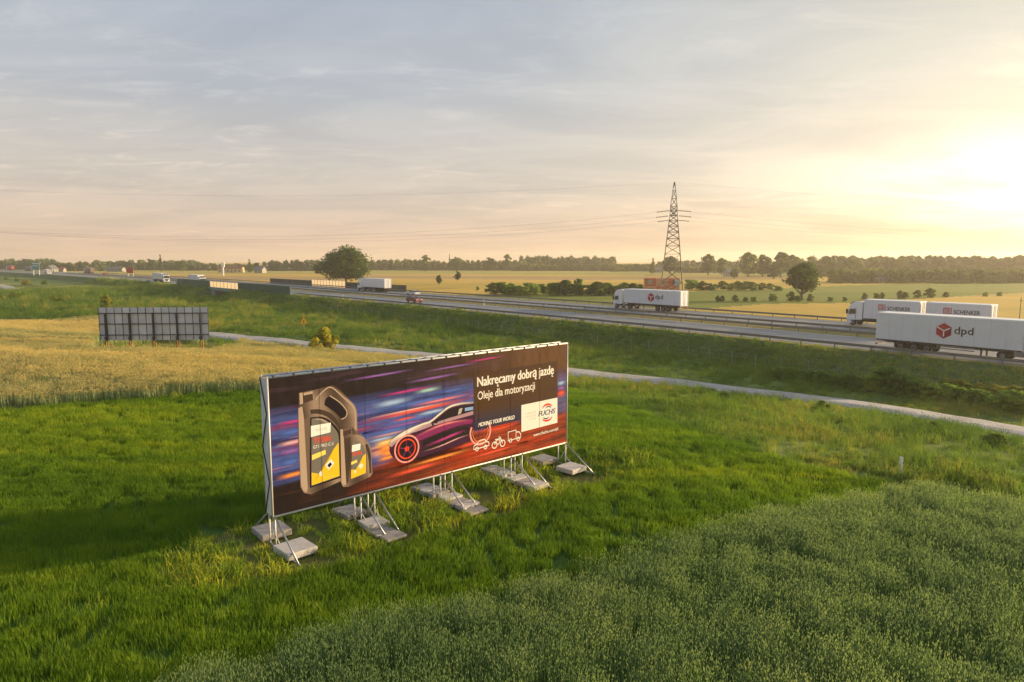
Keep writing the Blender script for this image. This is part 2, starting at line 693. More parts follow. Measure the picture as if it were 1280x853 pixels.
# the sheet of land: polar grid round the camera, fine in front
ang = np.concatenate([np.linspace(-180, -48, 34, endpoint=False), np.linspace(-48, 48, 560, endpoint=False), np.linspace(48, 180, 34, endpoint=False)])
rad = 2.0 * 1.0215 ** np.arange(0, 345)
rad = rad[rad < 3000]
AA, RR = np.meshgrid(np.radians(ang), rad, indexing='ij')
GX, GY = RR * np.sin(AA), RR * np.cos(AA)
GU, GW = uw(GX, GY)
GZ = T(GX, GY) - 0.6 * sstep(-7.4, -5.6, GW) * (1 - sstep(36.5, 39, GW)) * (GU > -300) * (GU < 1400)
na, nr = GX.shape
idx = np.arange(na * nr).reshape(na, nr)
f00 = idx
f10 = np.roll(idx, -1, axis=0)
quads = np.stack([f00[:, :-1], f00[:, 1:], f10[:, 1:], f10[:, :-1]], -1).reshape(-1, 4)
CX = GX.ravel()[quads].mean(1)
CY = GY.ravel()[quads].mean(1)
cu_, cw_ = uw(CX, CY)
zone = np.zeros(len(quads), int)
names = ['ground', 'grain_field', 'green_crop_field', 'rough_grass_patch', 'wheat_field', 'far_golden_field', 'far_green_field', 'far_stubble_field', 'far_pale_field']
zmats = ['m_meadow', 'm_grain_soil', 'm_crop_soil', 'm_weed_soil', 'm_wheat_soil', 'm_far_gold', 'm_far_green', 'm_far_tan', 'm_far_pale']
zone[(cw_ > 39)] = 5
for i, k in ((6, 'far_green'), (7, 'far_tan'), (8, 'far_pale')):
    for pl in FAR[k]:
        zone[inside(pl, CX, CY) & (cw_ > 33)] = i
zone[inside(WHEAT, CX, CY)] = 4
zone[inside(CROP, CX, CY)] = 2
zone[inside(WEED, CX, CY)] = 3
zone[inside(GRAIN, CX, CY)] = 1
ALLV = np.stack([GX.ravel(), GY.ravel(), GZ.ravel()], 1)


def np_mesh(name, V, F, mat):
    me = bpy.data.meshes.new(name)
    me.vertices.add(len(V))
    me.vertices.foreach_set('co', np.ascontiguousarray(V, dtype=np.float32).ravel())
    k = F.shape[1]
    me.loops.add(F.size)
    me.loops.foreach_set('vertex_index', F.ravel().astype(np.int32))
    me.polygons.add(len(F))
    me.polygons.foreach_set('loop_start', np.arange(0, F.size, k, dtype=np.int32))
    me.polygons.foreach_set('use_smooth', np.ones(len(F), bool))
    if mat:
        me.materials.append(MATS[mat])
    me.update(calc_edges=True)
    me.validate()
    return me


for i, nm in enumerate(names):
    F = quads[zone == i]
    used, inv = np.unique(F, return_inverse=True)
    F = inv.reshape(F.shape)
    V = ALLV[used]
    me = np_mesh(nm, V, F, zmats[i])
    struct(link(nm, me))
mb = MB()
mb.add([(0, 0, 0)] + [(2.0 * math.sin(R(a)), 2.0 * math.cos(R(a)), 0) for a in range(0, 360, 10)], [(0, 1 + (i + 1) % 36, 1 + i) for i in range(36)])
struct(mb.build('field_corner', 'm_grain_soil'))


def ribbon(name, pts_a, pts_b, nx, mat, zoff):
    """strip of ground with shoulders that run out into the soil"""
    vs, fs = [], []
    nx += 2
    for a, b in zip(pts_a, pts_b):
        e = (b - a).normalized()
        for k in range(nx + 1):
            p = a.lerp(b, (k - 1) / (nx - 2)) if 0 < k < nx else (a - e * .9 if k == 0 else b + e * .9)
            vs.append((p.x, p.y, T1(p.x, p.y) + (zoff if 0 < k < nx else -.06)))
    for i in range(len(pts_a) - 1):
        for k in range(nx):
            o = i * (nx + 1) + k
            fs.append((o, o + 1, o + nx + 2, o + nx + 1))
    return struct(link(name, raw_mesh(name, vs, fs, mat)))


def resample(pts, step):
    out = [pts[0]]
    for a, b in zip(pts, pts[1:]):
        n = max(1, int((b - a).length / step))
        out += [a.lerp(b, k / n) for k in range(1, n + 1)]
    # soften corners
    for _ in range(12):
        out = [out[0]] + [(out[i - 1] + out[i] * 2 + out[i + 1]) / 4 for i in range(1, len(out) - 1)] + [out[-1]]
    return out


def offset(pts, d):
    o = []
    for i, p in enumerate(pts):
        a, b = pts[max(0, i - 1)], pts[min(len(pts) - 1, i + 1)]
        t = (b - a).normalized()
        w = 1 + 0.05 * math.sin(p.x * 0.9) + 0.04 * math.sin(p.y * 2.1)
        o.append(p + Vector((-t.y, t.x, 0)) * d * w)
    return o


PATH_R = resample(PATH_C, 1.5)
ribbon('service_path', offset(PATH_R, PATH_W / 2), offset(PATH_R, -PATH_W / 2), 4, 'm_gravel', 0.22)
tr = resample([ground(*p) for p in ((-120, 350), (-40, 353), (0, 357), (14, 361), (27, 367), (26, 372), (-20, 384), (-90, 396))], 3)
ribbon('gravel_track', offset(tr, 2.2), offset(tr, -2.2), 3, 'm_gravel', 0.12)

# ------------------------------------------------------------------ motorway
US = np.concatenate([np.arange(-260, U_BRIDGE - 12, 3.0), np.arange(U_BRIDGE - 12, U_BRIDGE + 12, 1.0), np.arange(U_BRIDGE + 12, 640, 3.0), np.arange(640, 1400, 10.0)])


def corridor(name, ws, mat, zfun, us=US):
    vs, fs = [], []
    for u in us:
        for w in ws:
            p = road(u, w)
            vs.append((p.x, p.y, zfun(u, w, p)))
    m = len(ws)
    for i in range(len(us) - 1):
        for k in range(m - 1):
            o = i * m + k
            fs.append((o, o + m, o + m + 1, o + 1))
    return struct(link(name, raw_mesh(name, vs, fs, mat)))


corridor('embankment', [-8.8, -7.8, -6.5, -5, -3.5, -2.2, -1.3], 'm_embankment', lambda u, w, p: T1(p.x, p.y) + (0.02 if w > -8.5 else -0.15))
cutz = lambda z: (lambda u, w, p: z)
NEAR_A, NEAR_B, FAR_A, FAR_B = 0.0, 11.6, 19.6, 31.6
corridor('verge', [-1.3, 0.1], 'm_verge', cutz(ROADZ - .02))
corridor('median', [NEAR_B - 0.1, 13.5, 15.6, 17.7, FAR_A + 0.1], 'm_verge', lambda u, w, p: ROADZ - .02 - (0.18 if 12.5 < w < 18.5 else 0))
corridor('verge', [FAR_B - 0.1, 33.3], 'm_verge', cutz(ROADZ - .02))
corridor('embankment', [33.3, 34.5, 36, 37.5, 39.3, 40.5], 'm_embankment', lambda u, w, p: T1(p.x, p.y) + (0.02 if w < 40 else -0.15))
corridor('motorway', [NEAR_A, 3, 7, NEAR_B], 'm_asphalt', cutz(ROADZ))
corridor('motorway', [FAR_A, 23, 27, FAR_B], 'm_asphalt', cutz(ROADZ))


def marking(w, dash=None, wd=0.16):
    mb = MB()
    u = -40.0
    while u < 620:
        L = dash[0] if dash else 20.0
        a, b, c, d = road(u, w - wd / 2, ROADZ + 0.006), road(u + L, w - wd / 2, ROADZ + 0.006), road(u + L, w + wd / 2, ROADZ + 0.006), road(u, w + wd / 2, ROADZ + 0.006)
        mb.add([a, b, c, d], [(0, 1, 2, 3)])
        u += sum(dash) if dash else L
    return struct(mb.build('road_marking', 'm_white_line'))


for w, ds in ((3.0, None), (7.0, (6, 12)), (11.1, None), (20.1, None), (24.2, (6, 12)), (28.3, None)):
    marking(w, ds)

# ------------------------------------------------------------------ low vegetation scattered as stuff
leafy('m_stem', [(0, (0.138, 0.224, 0.079)), (0.5, (0.205, 0.302, 0.108)), (1, (0.294, 0.379, 0.134))], 0.10, 0.35)
leafy('m_ear', [(0, (0.210, 0.286, 0.151)), (0.5, (0.300, 0.376, 0.186)), (1, (0.431, 0.465, 0.231))], 0.10, 0.35)
leafy('m_crop', [(0, (0.069, 0.140, 0.012)), (0.4, (0.118, 0.211, 0.014)), (0.75, (0.197, 0.288, 0.017)), (1, (0.333, 0.373, 0.022))], 0.10, 0.45, 0.35, stretch=(R(-8), (0.30, 2.2, 1)))
leafy('m_weed', [(0, (0.103, 0.190, 0.023)), (0.4, (0.207, 0.310, 0.033)), (0.75, (0.414, 0.431, 0.036)), (1, (0.621, 0.483, 0.050))], 0.35, 0.45, 0.5)
leafy('m_grass', [(0, (0.065, 0.122, 0.022)), (0.35, (0.108, 0.186, 0.031)), (0.62, (0.179, 0.251, 0.042)), (0.82, (0.287, 0.287, 0.064)), (1, (0.459, 0.358, 0.098))], 0.09, 0.4, 0.45)
leafy('m_bank', [(0, (0.096, 0.159, 0.029)), (0.45, (0.168, 0.241, 0.046)), (0.8, (0.264, 0.314, 0.067)), (1, (0.458, 0.374, 0.125))], 0.07, 0.4, 0.4)
leafy('m_wheat_stem', [(0, (0.250, 0.325, 0.168)), (1, (0.388, 0.413, 0.204))], 0.10, 0.3, 0.4)
leafy('m_wheat_ear', [(0, (0.299, 0.322, 0.160)), (0.35, (0.483, 0.425, 0.217)), (0.7, (0.644, 0.517, 0.246)), (1, (0.713, 0.552, 0.275))], 0.05, 0.35, 0.3, stretch=(R(-8), (0.3, 1.3, 1)))
leafy('m_weed_tip', [(0, (0.182, 0.221, 0.026)), (0.7, (0.338, 0.299, 0.026)), (1, (0.650, 0.468, 0.039))], 0.5, 0.3, 0.5)

TUFTS = {}


def tuft(name, mats, n, rad_, h, hv, width, bend, ear=None, seed=1, fold=False):
    rg = random.Random(seed)
    vs, fs, mi = [], [], []
    for _ in range(n):
        r_, a = rad_ * math.sqrt(rg.random()), rg.random() * 6.283
        x, y = r_ * math.cos(a), r_ * math.sin(a)
        hh = h * (1 + rg.uniform(-hv, hv))
        d = rg.random() * 6.283
        bx, by = math.cos(d), math.sin(d)
        f = d + rg.uniform(-0.7, 0.7) + math.pi / 2
        wx, wy = math.cos(f) * width / 2, math.sin(f) * width / 2
        lean = bend * rg.uniform(0.3, 1.2) * hh
        o = len(vs)
        p0 = (x, y, -0.05)
        p1 = (x + bx * lean * 0.25, y + by * lean * 0.25, hh * 0.6)
        p2 = (x + bx * lean, y + by * lean, hh * (1 - 0.25 * bend))
        vs += [(p0[0] - wx * .7, p0[1] - wy * .7, p0[2]), (p0[0] + wx * .7, p0[1] + wy * .7, p0[2]), (p1[0] - wx, p1[1] - wy, p1[2]), (p1[0] + wx, p1[1] + wy, p1[2]), p2]
        fs += [(o, o + 1, o + 3, o + 2), (o + 2, o + 3, o + 4)]
        mi += [0, 0]
        if ear:
            el, ew = ear
            o = len(vs)
            dx, dy = bx * el * rg.uniform(0.05, 0.35), by * el * rg.uniform(0.05, 0.35)
            q = (p2[0] + dx, p2[1] + dy, p2[2] + el * rg.uniform(0.5, 0.9))
            m = tuple((a_ + b_) / 2 for a_, b_ in zip(p2, q))
            ux, uy = math.cos(f) * ew / 2, math.sin(f) * ew / 2
            vs += [p2, (m[0] - ux, m[1] - uy, m[2]), q, (m[0] + ux, m[1] + uy, m[2]), (m[0] - uy, m[1] + ux, m[2]), (m[0] + uy, m[1] - ux, m[2])]
            fs += [(o, o + 1, o + 2, o + 3), (o, o + 4, o + 2, o + 5)]
            mi += [1, 1]
    me = bpy.data.meshes.new(name)
    me.from_pydata(vs, [], fs)
    for m in mats:
        me.materials.append(MATS[m])
    me.polygons.foreach_set('material_index', mi)
    return bpy.data.objects.new(name, me)      # a source for the scatter, not put in the scene


def scatter_group(name, sources, smin, smax, tilt, seed):
    g = bpy.data.node_groups.new(name, 'GeometryNodeTree')
    g.interface.new_socket('Geometry', in_out='INPUT', socket_type='NodeSocketGeometry')
    g.interface.new_socket('Geometry', in_out='OUTPUT', socket_type='NodeSocketGeometry')
    N, L = g.nodes, g.links
    gi, go = N.new('NodeGroupInput'), N.new('NodeGroupOutput')
    dp = N.new('GeometryNodeDistributePointsOnFaces')
    L.new(gi.outputs[0], dp.inputs['Mesh'])
    at_ = N.new('GeometryNodeInputNamedAttribute')
    at_.data_type = 'FLOAT'
    at_.inputs[0].default_value = 'dens'
    L.new(at_.outputs[0], dp.inputs['Density'])
    dp.inputs['Seed'].default_value = seed
    jn = N.new('GeometryNodeJoinGeometry')
    for s in sources:
        oi = N.new('GeometryNodeObjectInfo')
        oi.inputs[0].default_value = s
        oi.inputs['As Instance'].default_value = True
        L.new(oi.outputs['Geometry'], jn.inputs[0])
    ip = N.new('GeometryNodeInstanceOnPoints')
    L.new(dp.outputs['Points'], ip.inputs['Points'])
    L.new(jn.outputs[0], ip.inputs['Instance'])
    ip.inputs['Pick Instance'].default_value = True
    rv = N.new('FunctionNodeRandomValue')
    rv.data_type = 'FLOAT_VECTOR'
    rv.inputs[0].default_value = (-tilt, -tilt, 0)
    rv.inputs[1].default_value = (tilt, tilt, 6.2832)
    L.new(rv.outputs[0], ip.inputs['Rotation'])
    rs = N.new('FunctionNodeRandomValue')
    rs.data_type = 'FLOAT'
    rs.inputs[2].default_value = smin
    rs.inputs[3].default_value = smax
    rs.inputs['Seed'].default_value = 5
    sa = N.new('GeometryNodeInputNamedAttribute')
    sa.data_type = 'FLOAT'
    sa.inputs[0].default_value = 'size'
    mm = N.new('ShaderNodeMath')
    mm.operation = 'MULTIPLY'
    L.new(rs.outputs[1], mm.inputs[0])
    L.new(sa.outputs[0], mm.inputs[1])
    L.new(mm.outputs[0], ip.inputs['Scale'])
    L.new(ip.outputs[0], go.inputs[0])
    return g


def scatter(name, label, cat, sources, dens, size, amin, amax, r0, r1, smin=0.75, smax=1.25, tilt=0.15, seed=1, step=None, aunit=0.25):
    a_ = np.radians(np.arange(amin, amax + aunit, aunit))
    n = int(math.log(r1 / r0) / math.log(step or 1.012)) + 1
    r_ = r0 * (step or 1.012) ** np.arange(n + 1)
    A2, R2 = np.meshgrid(a_, r_, indexing='ij')
    X, Y = R2 * np.sin(A2), R2 * np.cos(A2)
    D = dens(X, Y, R2).ravel()
    S = size(X, Y, R2).ravel()
    Z = T(X, Y)
    na_, nr_ = X.shape
    ix = np.arange(na_ * nr_).reshape(na_, nr_)
    Q = np.stack([ix[:-1, :-1], ix[:-1, 1:], ix[1:, 1:], ix[1:, :-1]], -1).reshape(-1, 4)
    Q = Q[D[Q].max(1) > 0]
    us_, inv = np.unique(Q, return_inverse=True)
    Q = inv.reshape(Q.shape)
    V = np.stack([X.ravel(), Y.ravel(), Z.ravel()], 1)[us_]
    me = np_mesh(name, V, Q, None)
    for nm, val in (('dens', D[us_]), ('size', S[us_])):
        at_ = me.attributes.new(nm, 'FLOAT', 'POINT')
        at_.data.foreach_set('value', val.astype(np.float32))
    me.materials.append(sources[0].data.materials[0])
    o = link(name, me)
    tag(o, label, cat)
    o['kind'] = 'stuff'
    md = o.modifiers.new('scatter', 'NODES')
    md.node_group = scatter_group(name, sources, smin, smax, tilt, seed)
    return o


def vnoise(x, y, s, seed=0):
    """smooth value noise, 0..1"""
    rg = np.random.RandomState(seed)
    tab = rg.rand(64, 64)
    X, Y = np.asarray(x) / s + 1000, np.asarray(y) / s + 1000
    xi, yi = np.floor(X).astype(int), np.floor(Y).astype(int)
    fx, fy = X - xi, Y - yi
    fx, fy = fx * fx * (3 - 2 * fx), fy * fy * (3 - 2 * fy)
    g = lambda i, j: tab[(xi + i) % 64, (yi + j) % 64]
    return (g(0, 0) * (1 - fx) + g(1, 0) * fx) * (1 - fy) + (g(0, 1) * (1 - fx) + g(1, 1) * fx) * fy


def far_thin(r, r0):
    return np.clip((r0 / r) ** 1.4, 0, 1)


ONE = lambda x, y, r: np.ones_like(r)
grain_src = [tuft('grain_tuft', ['m_stem', 'm_ear'], 72, 0.38, 0.76, 0.14, 0.011, 0.09, (0.10, 0.019), s) for s in (1, 2, 3)]
scatter('grain_crop', 'grey-green standing grain filling the foreground field', 'grain', grain_src,
        lambda x, y, r: 10.0 * inside(GRAIN, x, y) * (0.72 + 0.28 * sstep(0.15, 0.5, vnoise(x, y, 1.6, 3))),
        lambda x, y, r: 0.92 + 0.10 * vnoise(x, y, 3.5, 5), -52, 52, 9.5, 36, 0.94, 1.06, 0.07, 2)
crop_src = [tuft('crop_tuft', ['m_crop'], 84, 0.36, 0.31, 0.2, 0.013, 0.22, None, s) for s in (11, 12, 13)]
scatter('young_crop', 'smooth bright green young crop around the billboard', 'crop', crop_src,
        lambda x, y, r: 12.5 * (inside(CROP, x, y) & ~inside(WEED, x, y)) * far_thin(r, 30) * (0.7 + 0.3 * vnoise(x, y, 2.5, 8)),
        lambda x, y, r: (0.84 + 0.24 * vnoise(x, y, 4.0, 9)) * (1 + 0.006 * np.maximum(r - 25, 0)), -52, 40, 9.5, 62, 0.85, 1.1, 0.1, 3)
def weed_mask(x, y):
    s = (x - BL.x) * BEX.x + (y - BL.y) * BEX.y
    n = (x - BL.x) * BNY.x + (y - BL.y) * BNY.y
    m = inside(WEED, x, y)
    for s0 in (0.36, 3.02, 6.25, 9.47, 11.98):
        m &= ~((np.abs(s - s0) < 0.55) & (n > -1.7) & (n < 2.3))
    return m


weed_src = [tuft('weed_tuft', ['m_weed'], 50, 0.26, 0.20, 0.5, 0.017, 0.8, None, s) for s in (21, 22)] + \
           [tuft('tall_weed_tuft', ['m_weed', 'm_weed_tip'], 16, 0.22, 0.32, 0.4, 0.018, 0.5, (0.06, 0.025), 23)]
scatter('rough_grass', 'yellow-green trampled weeds under and around the billboard', 'grass', weed_src,
        lambda x, y, r: 15.0 * weed_mask(x, y) * (0.35 + 0.65 * sstep(0.2, 0.6, vnoise(x, y, 1.1, 4))),
        lambda x, y, r: 0.55 + 0.8 * vnoise(x, y, 1.5, 6), -45, 30, 15, 40, 0.6, 1.4, 0.3, 4)
# clearing round the second billboard
CLEAR = poly_px([(112, 448), (112, 431), (200, 428), (300, 431), (300, 441), (270, 447)])


def meadow_mask(x, y):
    _, w = uw(x, y)
    return (~inside(GRAIN, x, y) & ~inside(CROP, x, y) & ~inside(WEED, x, y) & (~inside(WHEAT, x, y) | inside(CLEAR, x, y)) & (w < -7.8)
            & (dist_polyline(PATH_R, x, y) > PATH_W / 2 + 0.1))


mead_src = [tuft('grass_tuft', ['m_grass'], 50, 0.42, 0.36, 0.5, 0.022, 0.6, None, s) for s in (31, 32)] + \
           [tuft('tall_grass_tuft', ['m_grass', 'm_grass'], 28, 0.35, 0.58, 0.35, 0.018, 0.35, (0.12, 0.024), 33)]
scatter('meadow_grass', 'rough mixed meadow grass between field and motorway', 'grass', mead_src,
        lambda x, y, r: 6.5 * meadow_mask(x, y) * far_thin(r, 45) * (0.35 + 0.65 * sstep(0.2, 0.7, vnoise(x, y, 2.6, 12))),
        lambda x, y, r: (0.45 + 0.6 * vnoise(x, y, 4.5, 13)) * (1 + 0.010 * np.maximum(r - 40, 0)) * (0.3 + 0.7 * sstep(1.5, 6.0, dist_polyline(PATH_R, x, y))) * (1 - 0.6 * inside(CLEAR, x, y)), -42, 42, 20, 330, 0.6, 1.35, 0.25, 5, 1.014)
wheat_src = [tuft('wheat_tuft', ['m_wheat_stem', 'm_wheat_ear'], 40, 0.48, 0.78, 0.14, 0.024, 0.12, (0.13, 0.045), s) for s in (41, 42)]
scatter('wheat_crop', 'golden ripening wheat filling the field behind the billboard', 'wheat', wheat_src,
        lambda x, y, r: 6.5 * (inside(WHEAT, x, y) & ~inside(CLEAR, x, y)) * far_thin(r, 50) * (0.5 + 0.5 * sstep(0.1, 0.5, vnoise(x, y, 3.0, 15))),
        lambda x, y, r: (0.85 + 0.25 * vnoise(x, y, 6, 16)) * (1 + 0.007 * np.maximum(r - 50, 0)), -42, 5, 36, 150, 0.85, 1.15, 0.12, 6, 1.014)


def bank_mask(x, y):
    u, w = uw(x, y)
    return (w > -8.4) & (w < -1.5) & (np.abs(u - U_BRIDGE) > SPAN)


bank_src = [tuft('bank_tuft', ['m_bank'], 30, 0.45, 0.50, 0.45, 0.036, 0.6, None, s) for s in (51, 52, 53)]
scatter('embankment_grass', 'dark green uncut grass on the motorway embankment', 'grass', bank_src,
        lambda x, y, r: 4.5 * bank_mask(x, y) * far_thin(r, 75) * (0.45 + 0.55 * vnoise(x, y, 3.0, 22)),
        lambda x, y, r: (0.5 + 0.5 * vnoise(x, y, 5.0, 23)) * (1 + 0.006 * np.maximum(r - 60, 0)), -42, 42, 50, 420, 0.6, 1.3, 0.25, 7, 1.012)
# ------------------------------------------------------------------ object materials
paint('m_steel', (0.42, 0.43, 0.45), 0.38, 0.25, 4.0, metal=0.7)
paint('m_steel_pale', (0.62, 0.61, 0.58), 0.5, 0.2, 4.0, metal=0.15)
paint('m_tarp_edge', (0.66, 0.66, 0.66), 0.6, 0.25, 3.0)
paint('m_concrete', (0.34, 0.31, 0.29), 0.85, 0.45, 3.5, dirtcol=(0.16, 0.13, 0.10))
paint('m_concrete_pale', (0.54, 0.50, 0.46), 0.85, 0.35, 3.0, dirtcol=(0.20, 0.17, 0.14))
paint('m_strap', (0.03, 0.03, 0.035), 0.6)
paint('m_white', (0.80, 0.79, 0.77), 0.5, 0.05)
paint('m_cream', (0.78, 0.74, 0.68), 0.6, 0.04, spec=0.1)
def bottle_mat(name, k):
    m, t = new_mat(name)
    v = objc(t)
    sp = t.node('ShaderNodeSeparateXYZ')
    t.l.new(v, sp.inputs[0])
    d = t.math('MULTIPLY_ADD', sp.outputs[2], 0.22, sp.outputs[0])
    wv = t.math('SINE', t.math('MULTIPLY_ADD', d, 5.2, t.math('MULTIPLY', t.noise(v, 0.9, 2), 3.0)))
    c = t.ramp(t.math('MULTIPLY_ADD', wv, 0.5, 0.5), [(0, (0.075 * k, 0.050 * k, 0.038 * k)), (0.5, (0.17 * k, 0.118 * k, 0.090 * k)), (1, (0.34 * k, 0.245 * k, 0.19 * k))])
    t.l.new(principled(t, c, 0.6, 0, 0.15).outputs[0], t.out.inputs[0])


bottle_mat('m_bottle', 0.85)
paint('m_bottle_light', (0.42, 0.31, 0.24), 0.65, 0.05, spec=0.1)
paint('m_bottle_dark', (0.055, 0.035, 0.028), 0.65, 0.05, spec=0.1)
paint('m_bottle_mid', (0.14, 0.095, 0.072), 0.65, 0.05, spec=0.1)
paint('m_label_grey', (0.16, 0.145, 0.13), 0.65, 0.05, spec=0.1)
paint('m_label_yellow', (0.80, 0.50, 0.02), 0.65, 0.05, spec=0.1)
paint('m_label_gold', (0.88, 0.66, 0.14), 0.65, 0.05, spec=0.1)
paint('m_print_red', (0.75, 0.055, 0.03), 0.65, 0.03, spec=0.1)
paint('m_print_pink', (0.80, 0.30, 0.28), 0.65, 0.03, spec=0.1)
paint('m_print_navy', (0.03, 0.05, 0.16), 0.65, 0.03, spec=0.1)
paint('m_print_blue', (0.05, 0.09, 0.32), 0.65, 0.05, spec=0.1)
paint('m_print_sky', (0.22, 0.36, 0.66), 0.65, 0.05, spec=0.1)
paint('m_print_orange', (0.80, 0.22, 0.05), 0.65, 0.05, spec=0.1)
paint('m_print_black', (0.012, 0.008, 0.012), 0.65, 0.03, spec=0.1)
paint('m_print_grey', (0.42, 0.38, 0.35), 0.5, 0.03, spec=0.1)
paint('m_print_plum', (0.045, 0.008, 0.035), 0.65, 0.03, spec=0.1)
paint('m_print_magenta', (0.20, 0.018, 0.11), 0.65, 0.03, spec=0.1)
paint('m_print_rose', (0.36, 0.22, 0.27), 0.65, 0.03, spec=0.1)
paint('m_print_violet', (0.20, 0.10, 0.34), 0.65, 0.03, spec=0.1)


def streak_mat():
    """printed backdrop: dark sky, blue and red light trails, orange road"""
    m, t = new_mat('m_print_backdrop')
    v = objc(t)
    sep = t.node('ShaderNodeSeparateXYZ')
    t.l.new(v, sep.inputs[0])
    s, z = sep.outputs[0], sep.outputs[2]          # s 0..12.4, z 1..5.1
    tilt = t.math('MULTIPLY_ADD', s, -0.035, z)     # trails rise to the right
    cmb = t.node('ShaderNodeCombineXYZ')
    t.l.new(s, cmb.inputs[0])
    t.l.new(tilt, cmb.inputs[1])
    a = t.noise(t.mapping(cmb.outputs[0], scale=(0.16, 2.6, 1)), 1.0, 6, 0.62)
    b = t.noise(t.mapping(cmb.outputs[0], loc=(4, 9, 0), scale=(0.28, 5.5, 1)), 1.0, 4, 0.6)
    c = t.noise(t.mapping(cmb.outputs[0], loc=(14, 3, 0), scale=(0.10, 1.3, 1)), 1.0, 4, 0.5)
    top = t.mix(t.smooth(s, 4.0, 12.0), (0.016, 0.010, 0.012), (0.105, 0.046, 0.016))
    top = t.mix(t.math('MULTIPLY', t.smooth(a, 0.50, 0.72), 0.5), top, (0.10, 0.05, 0.10))
    mid = t.ramp(a, [(0.25, (0.010, 0.008, 0.020)), (0.42, (0.030, 0.030, 0.13)), (0.52, (0.06, 0.10, 0.34)), (0.60, (0.10, 0.04, 0.16)), (0.70, (0.42, 0.07, 0.09)), (0.80, (0.60, 0.36, 0.34))])
    mid = t.mix(t.smooth(b, 0.60, 0.74), mid, t.ramp(c, [(0.35, (0.30, 0.42, 0.72)), (0.50, (0.60, 0.28, 0.36)), (0.62, (0.75, 0.16, 0.07))]))
    roadc = t.mix(t.smooth(a, 0.40, 0.66), (0.07, 0.013, 0.006), (0.40, 0.050, 0.010))
    roadc = t.mix(t.smooth(b, 0.62, 0.80), roadc, (0.70, 0.20, 0.04))
    roadl = t.mix(t.smooth(b, 0.55, 0.8), (0.014, 0.008, 0.008), (0.14, 0.05, 0.02))
    bottom = t.mix(t.smooth(s, 2.0, 4.6), roadl, roadc)
    zz = t.math('MULTIPLY_ADD', t.math('SUBTRACT', c, 0.5), 0.9, z)
    col = t.mix(t.smooth(zz, 3.75, 4.35), mid, top)
    fade = t.smooth(s, 7.6, 9.0)
    edge = t.math('MULTIPLY_ADD', t.smooth(s, 3.4, 5.4), 0.35, 2.0)
    below = t.smooth(t.math('SUBTRACT', edge, zz), -0.12, 0.22)
    col = t.mix(t.math('MULTIPLY', fade, 0.35), col, top)
    col = t.mix(below, col, bottom)
    # warm glow of the printed headlights ahead of the car
    g1 = t.math('SUBTRACT', s, 3.95)
    g2 = t.math('MULTIPLY', t.math('SUBTRACT', z, 2.35), 2.4)
    dd = t.math('SQRT', t.math('ADD', t.math('MULTIPLY', g1, g1), t.math('MULTIPLY', g2, g2)))
    col = t.mix(t.math('MULTIPLY', t.smooth(dd, 1.0, 0.1), t.smooth(b, 0.35, 0.6)), col, (0.90, 0.42, 0.12))
    wv = t.noise(t.mapping(v, scale=(2, 2, 2)), 1.0, 3)
    p = principled(t, col, t.math('MULTIPLY_ADD', wv, 0.15, 0.62), 0, 0.12, bump(t, t.noise(t.mapping(v, scale=(0.5, 1, 0.35)), 1.2, 3), 0.5, 0.2))
    t.l.new(p.outputs[0], t.out.inputs[0])


streak_mat()

# ------------------------------------------------------------------ main billboard
bb = thing('billboard', 'large printed billboard with oil bottles and sports car on a steel frame', 'billboard', BL, BANG)
S0, S1, ZB, ZT = 0.03, 12.38, 1.02, 5.10
panel = MB().box(S0, S1, -0.02, 0.0, ZB, ZT).build('print_panel', 'm_print_backdrop', bb)
LAYER = [0]


def depth(layer):
    LAYER[0] = (LAYER[0] + 1) % 9
    return -0.021 - 0.0009 * (layer + 0.08 * LAYER[0])


def flat(name, pts, mat, layer, parent=panel):
    """flat printed shape on the panel; pts are (s, z)"""
    y = depth(layer)
    me = bpy.data.meshes.new(name)
    bm = bmesh.new()
    vs = [bm.verts.new((p[0], y, p[1])) for p in pts]
    f = bm.faces.new(vs)
    bmesh.ops.triangulate(bm, faces=[f])
    bm.normal_update()
    for f in bm.faces:
        if f.normal.y > 0:
            f.normal_flip()
    bm.to_mesh(me)
    bm.free()
    me.materials.append(MATS[mat])
    return link(name, me, parent)


def curve(pts, n=8):
    """smooth open curve through points (Catmull-Rom)"""
    P = [pts[0]] + list(pts) + [pts[-1]]
    out = []
    for i in range(1, len(P) - 2):
        for k in range(n):
            t = k / n
            out.append(tuple(0.5 * (2 * P[i][j] + (P[i + 1][j] - P[i - 1][j]) * t + (2 * P[i - 1][j] - 5 * P[i][j] + 4 * P[i + 1][j] - P[i + 2][j]) * t * t
                                    + (3 * P[i][j] - P[i - 1][j] - 3 * P[i + 1][j] + P[i + 2][j]) * t ** 3) for j in (0, 1)))
    return out + [tuple(pts[-1])]


def stroke(name, pts, width, mat, layer, taper=False, closed=False, parent=panel):
    n = len(pts)
    y = depth(layer)
    vs, fs = [], []
    for i, p in enumerate(pts):
        a = pts[(i - 1) % n] if closed or i > 0 else p
        b = pts[(i + 1) % n] if closed or i < n - 1 else p
        dx, dz = b[0] - a[0], b[1] - a[1]
        L = math.hypot(dx, dz) or 1
        w = width / 2 * (math.sin(math.pi * (i + 0.15) / (n - 0.7)) ** 0.6 if taper else 1)
        w = abs(w)
        vs += [(p[0] - dz / L * w, y, p[1] + dx / L * w), (p[0] + dz / L * w, y, p[1] - dx / L * w)]
    m = n if closed else n - 1
    for i in range(m):
        j = (i + 1) % n
        fs.append((2 * i, 2 * i + 1, 2 * j + 1, 2 * j))
    me = bpy.data.meshes.new(name)
    me.from_pydata(vs, [], fs)
    me.materials.append(MATS[mat])
    return link(name, me, parent)


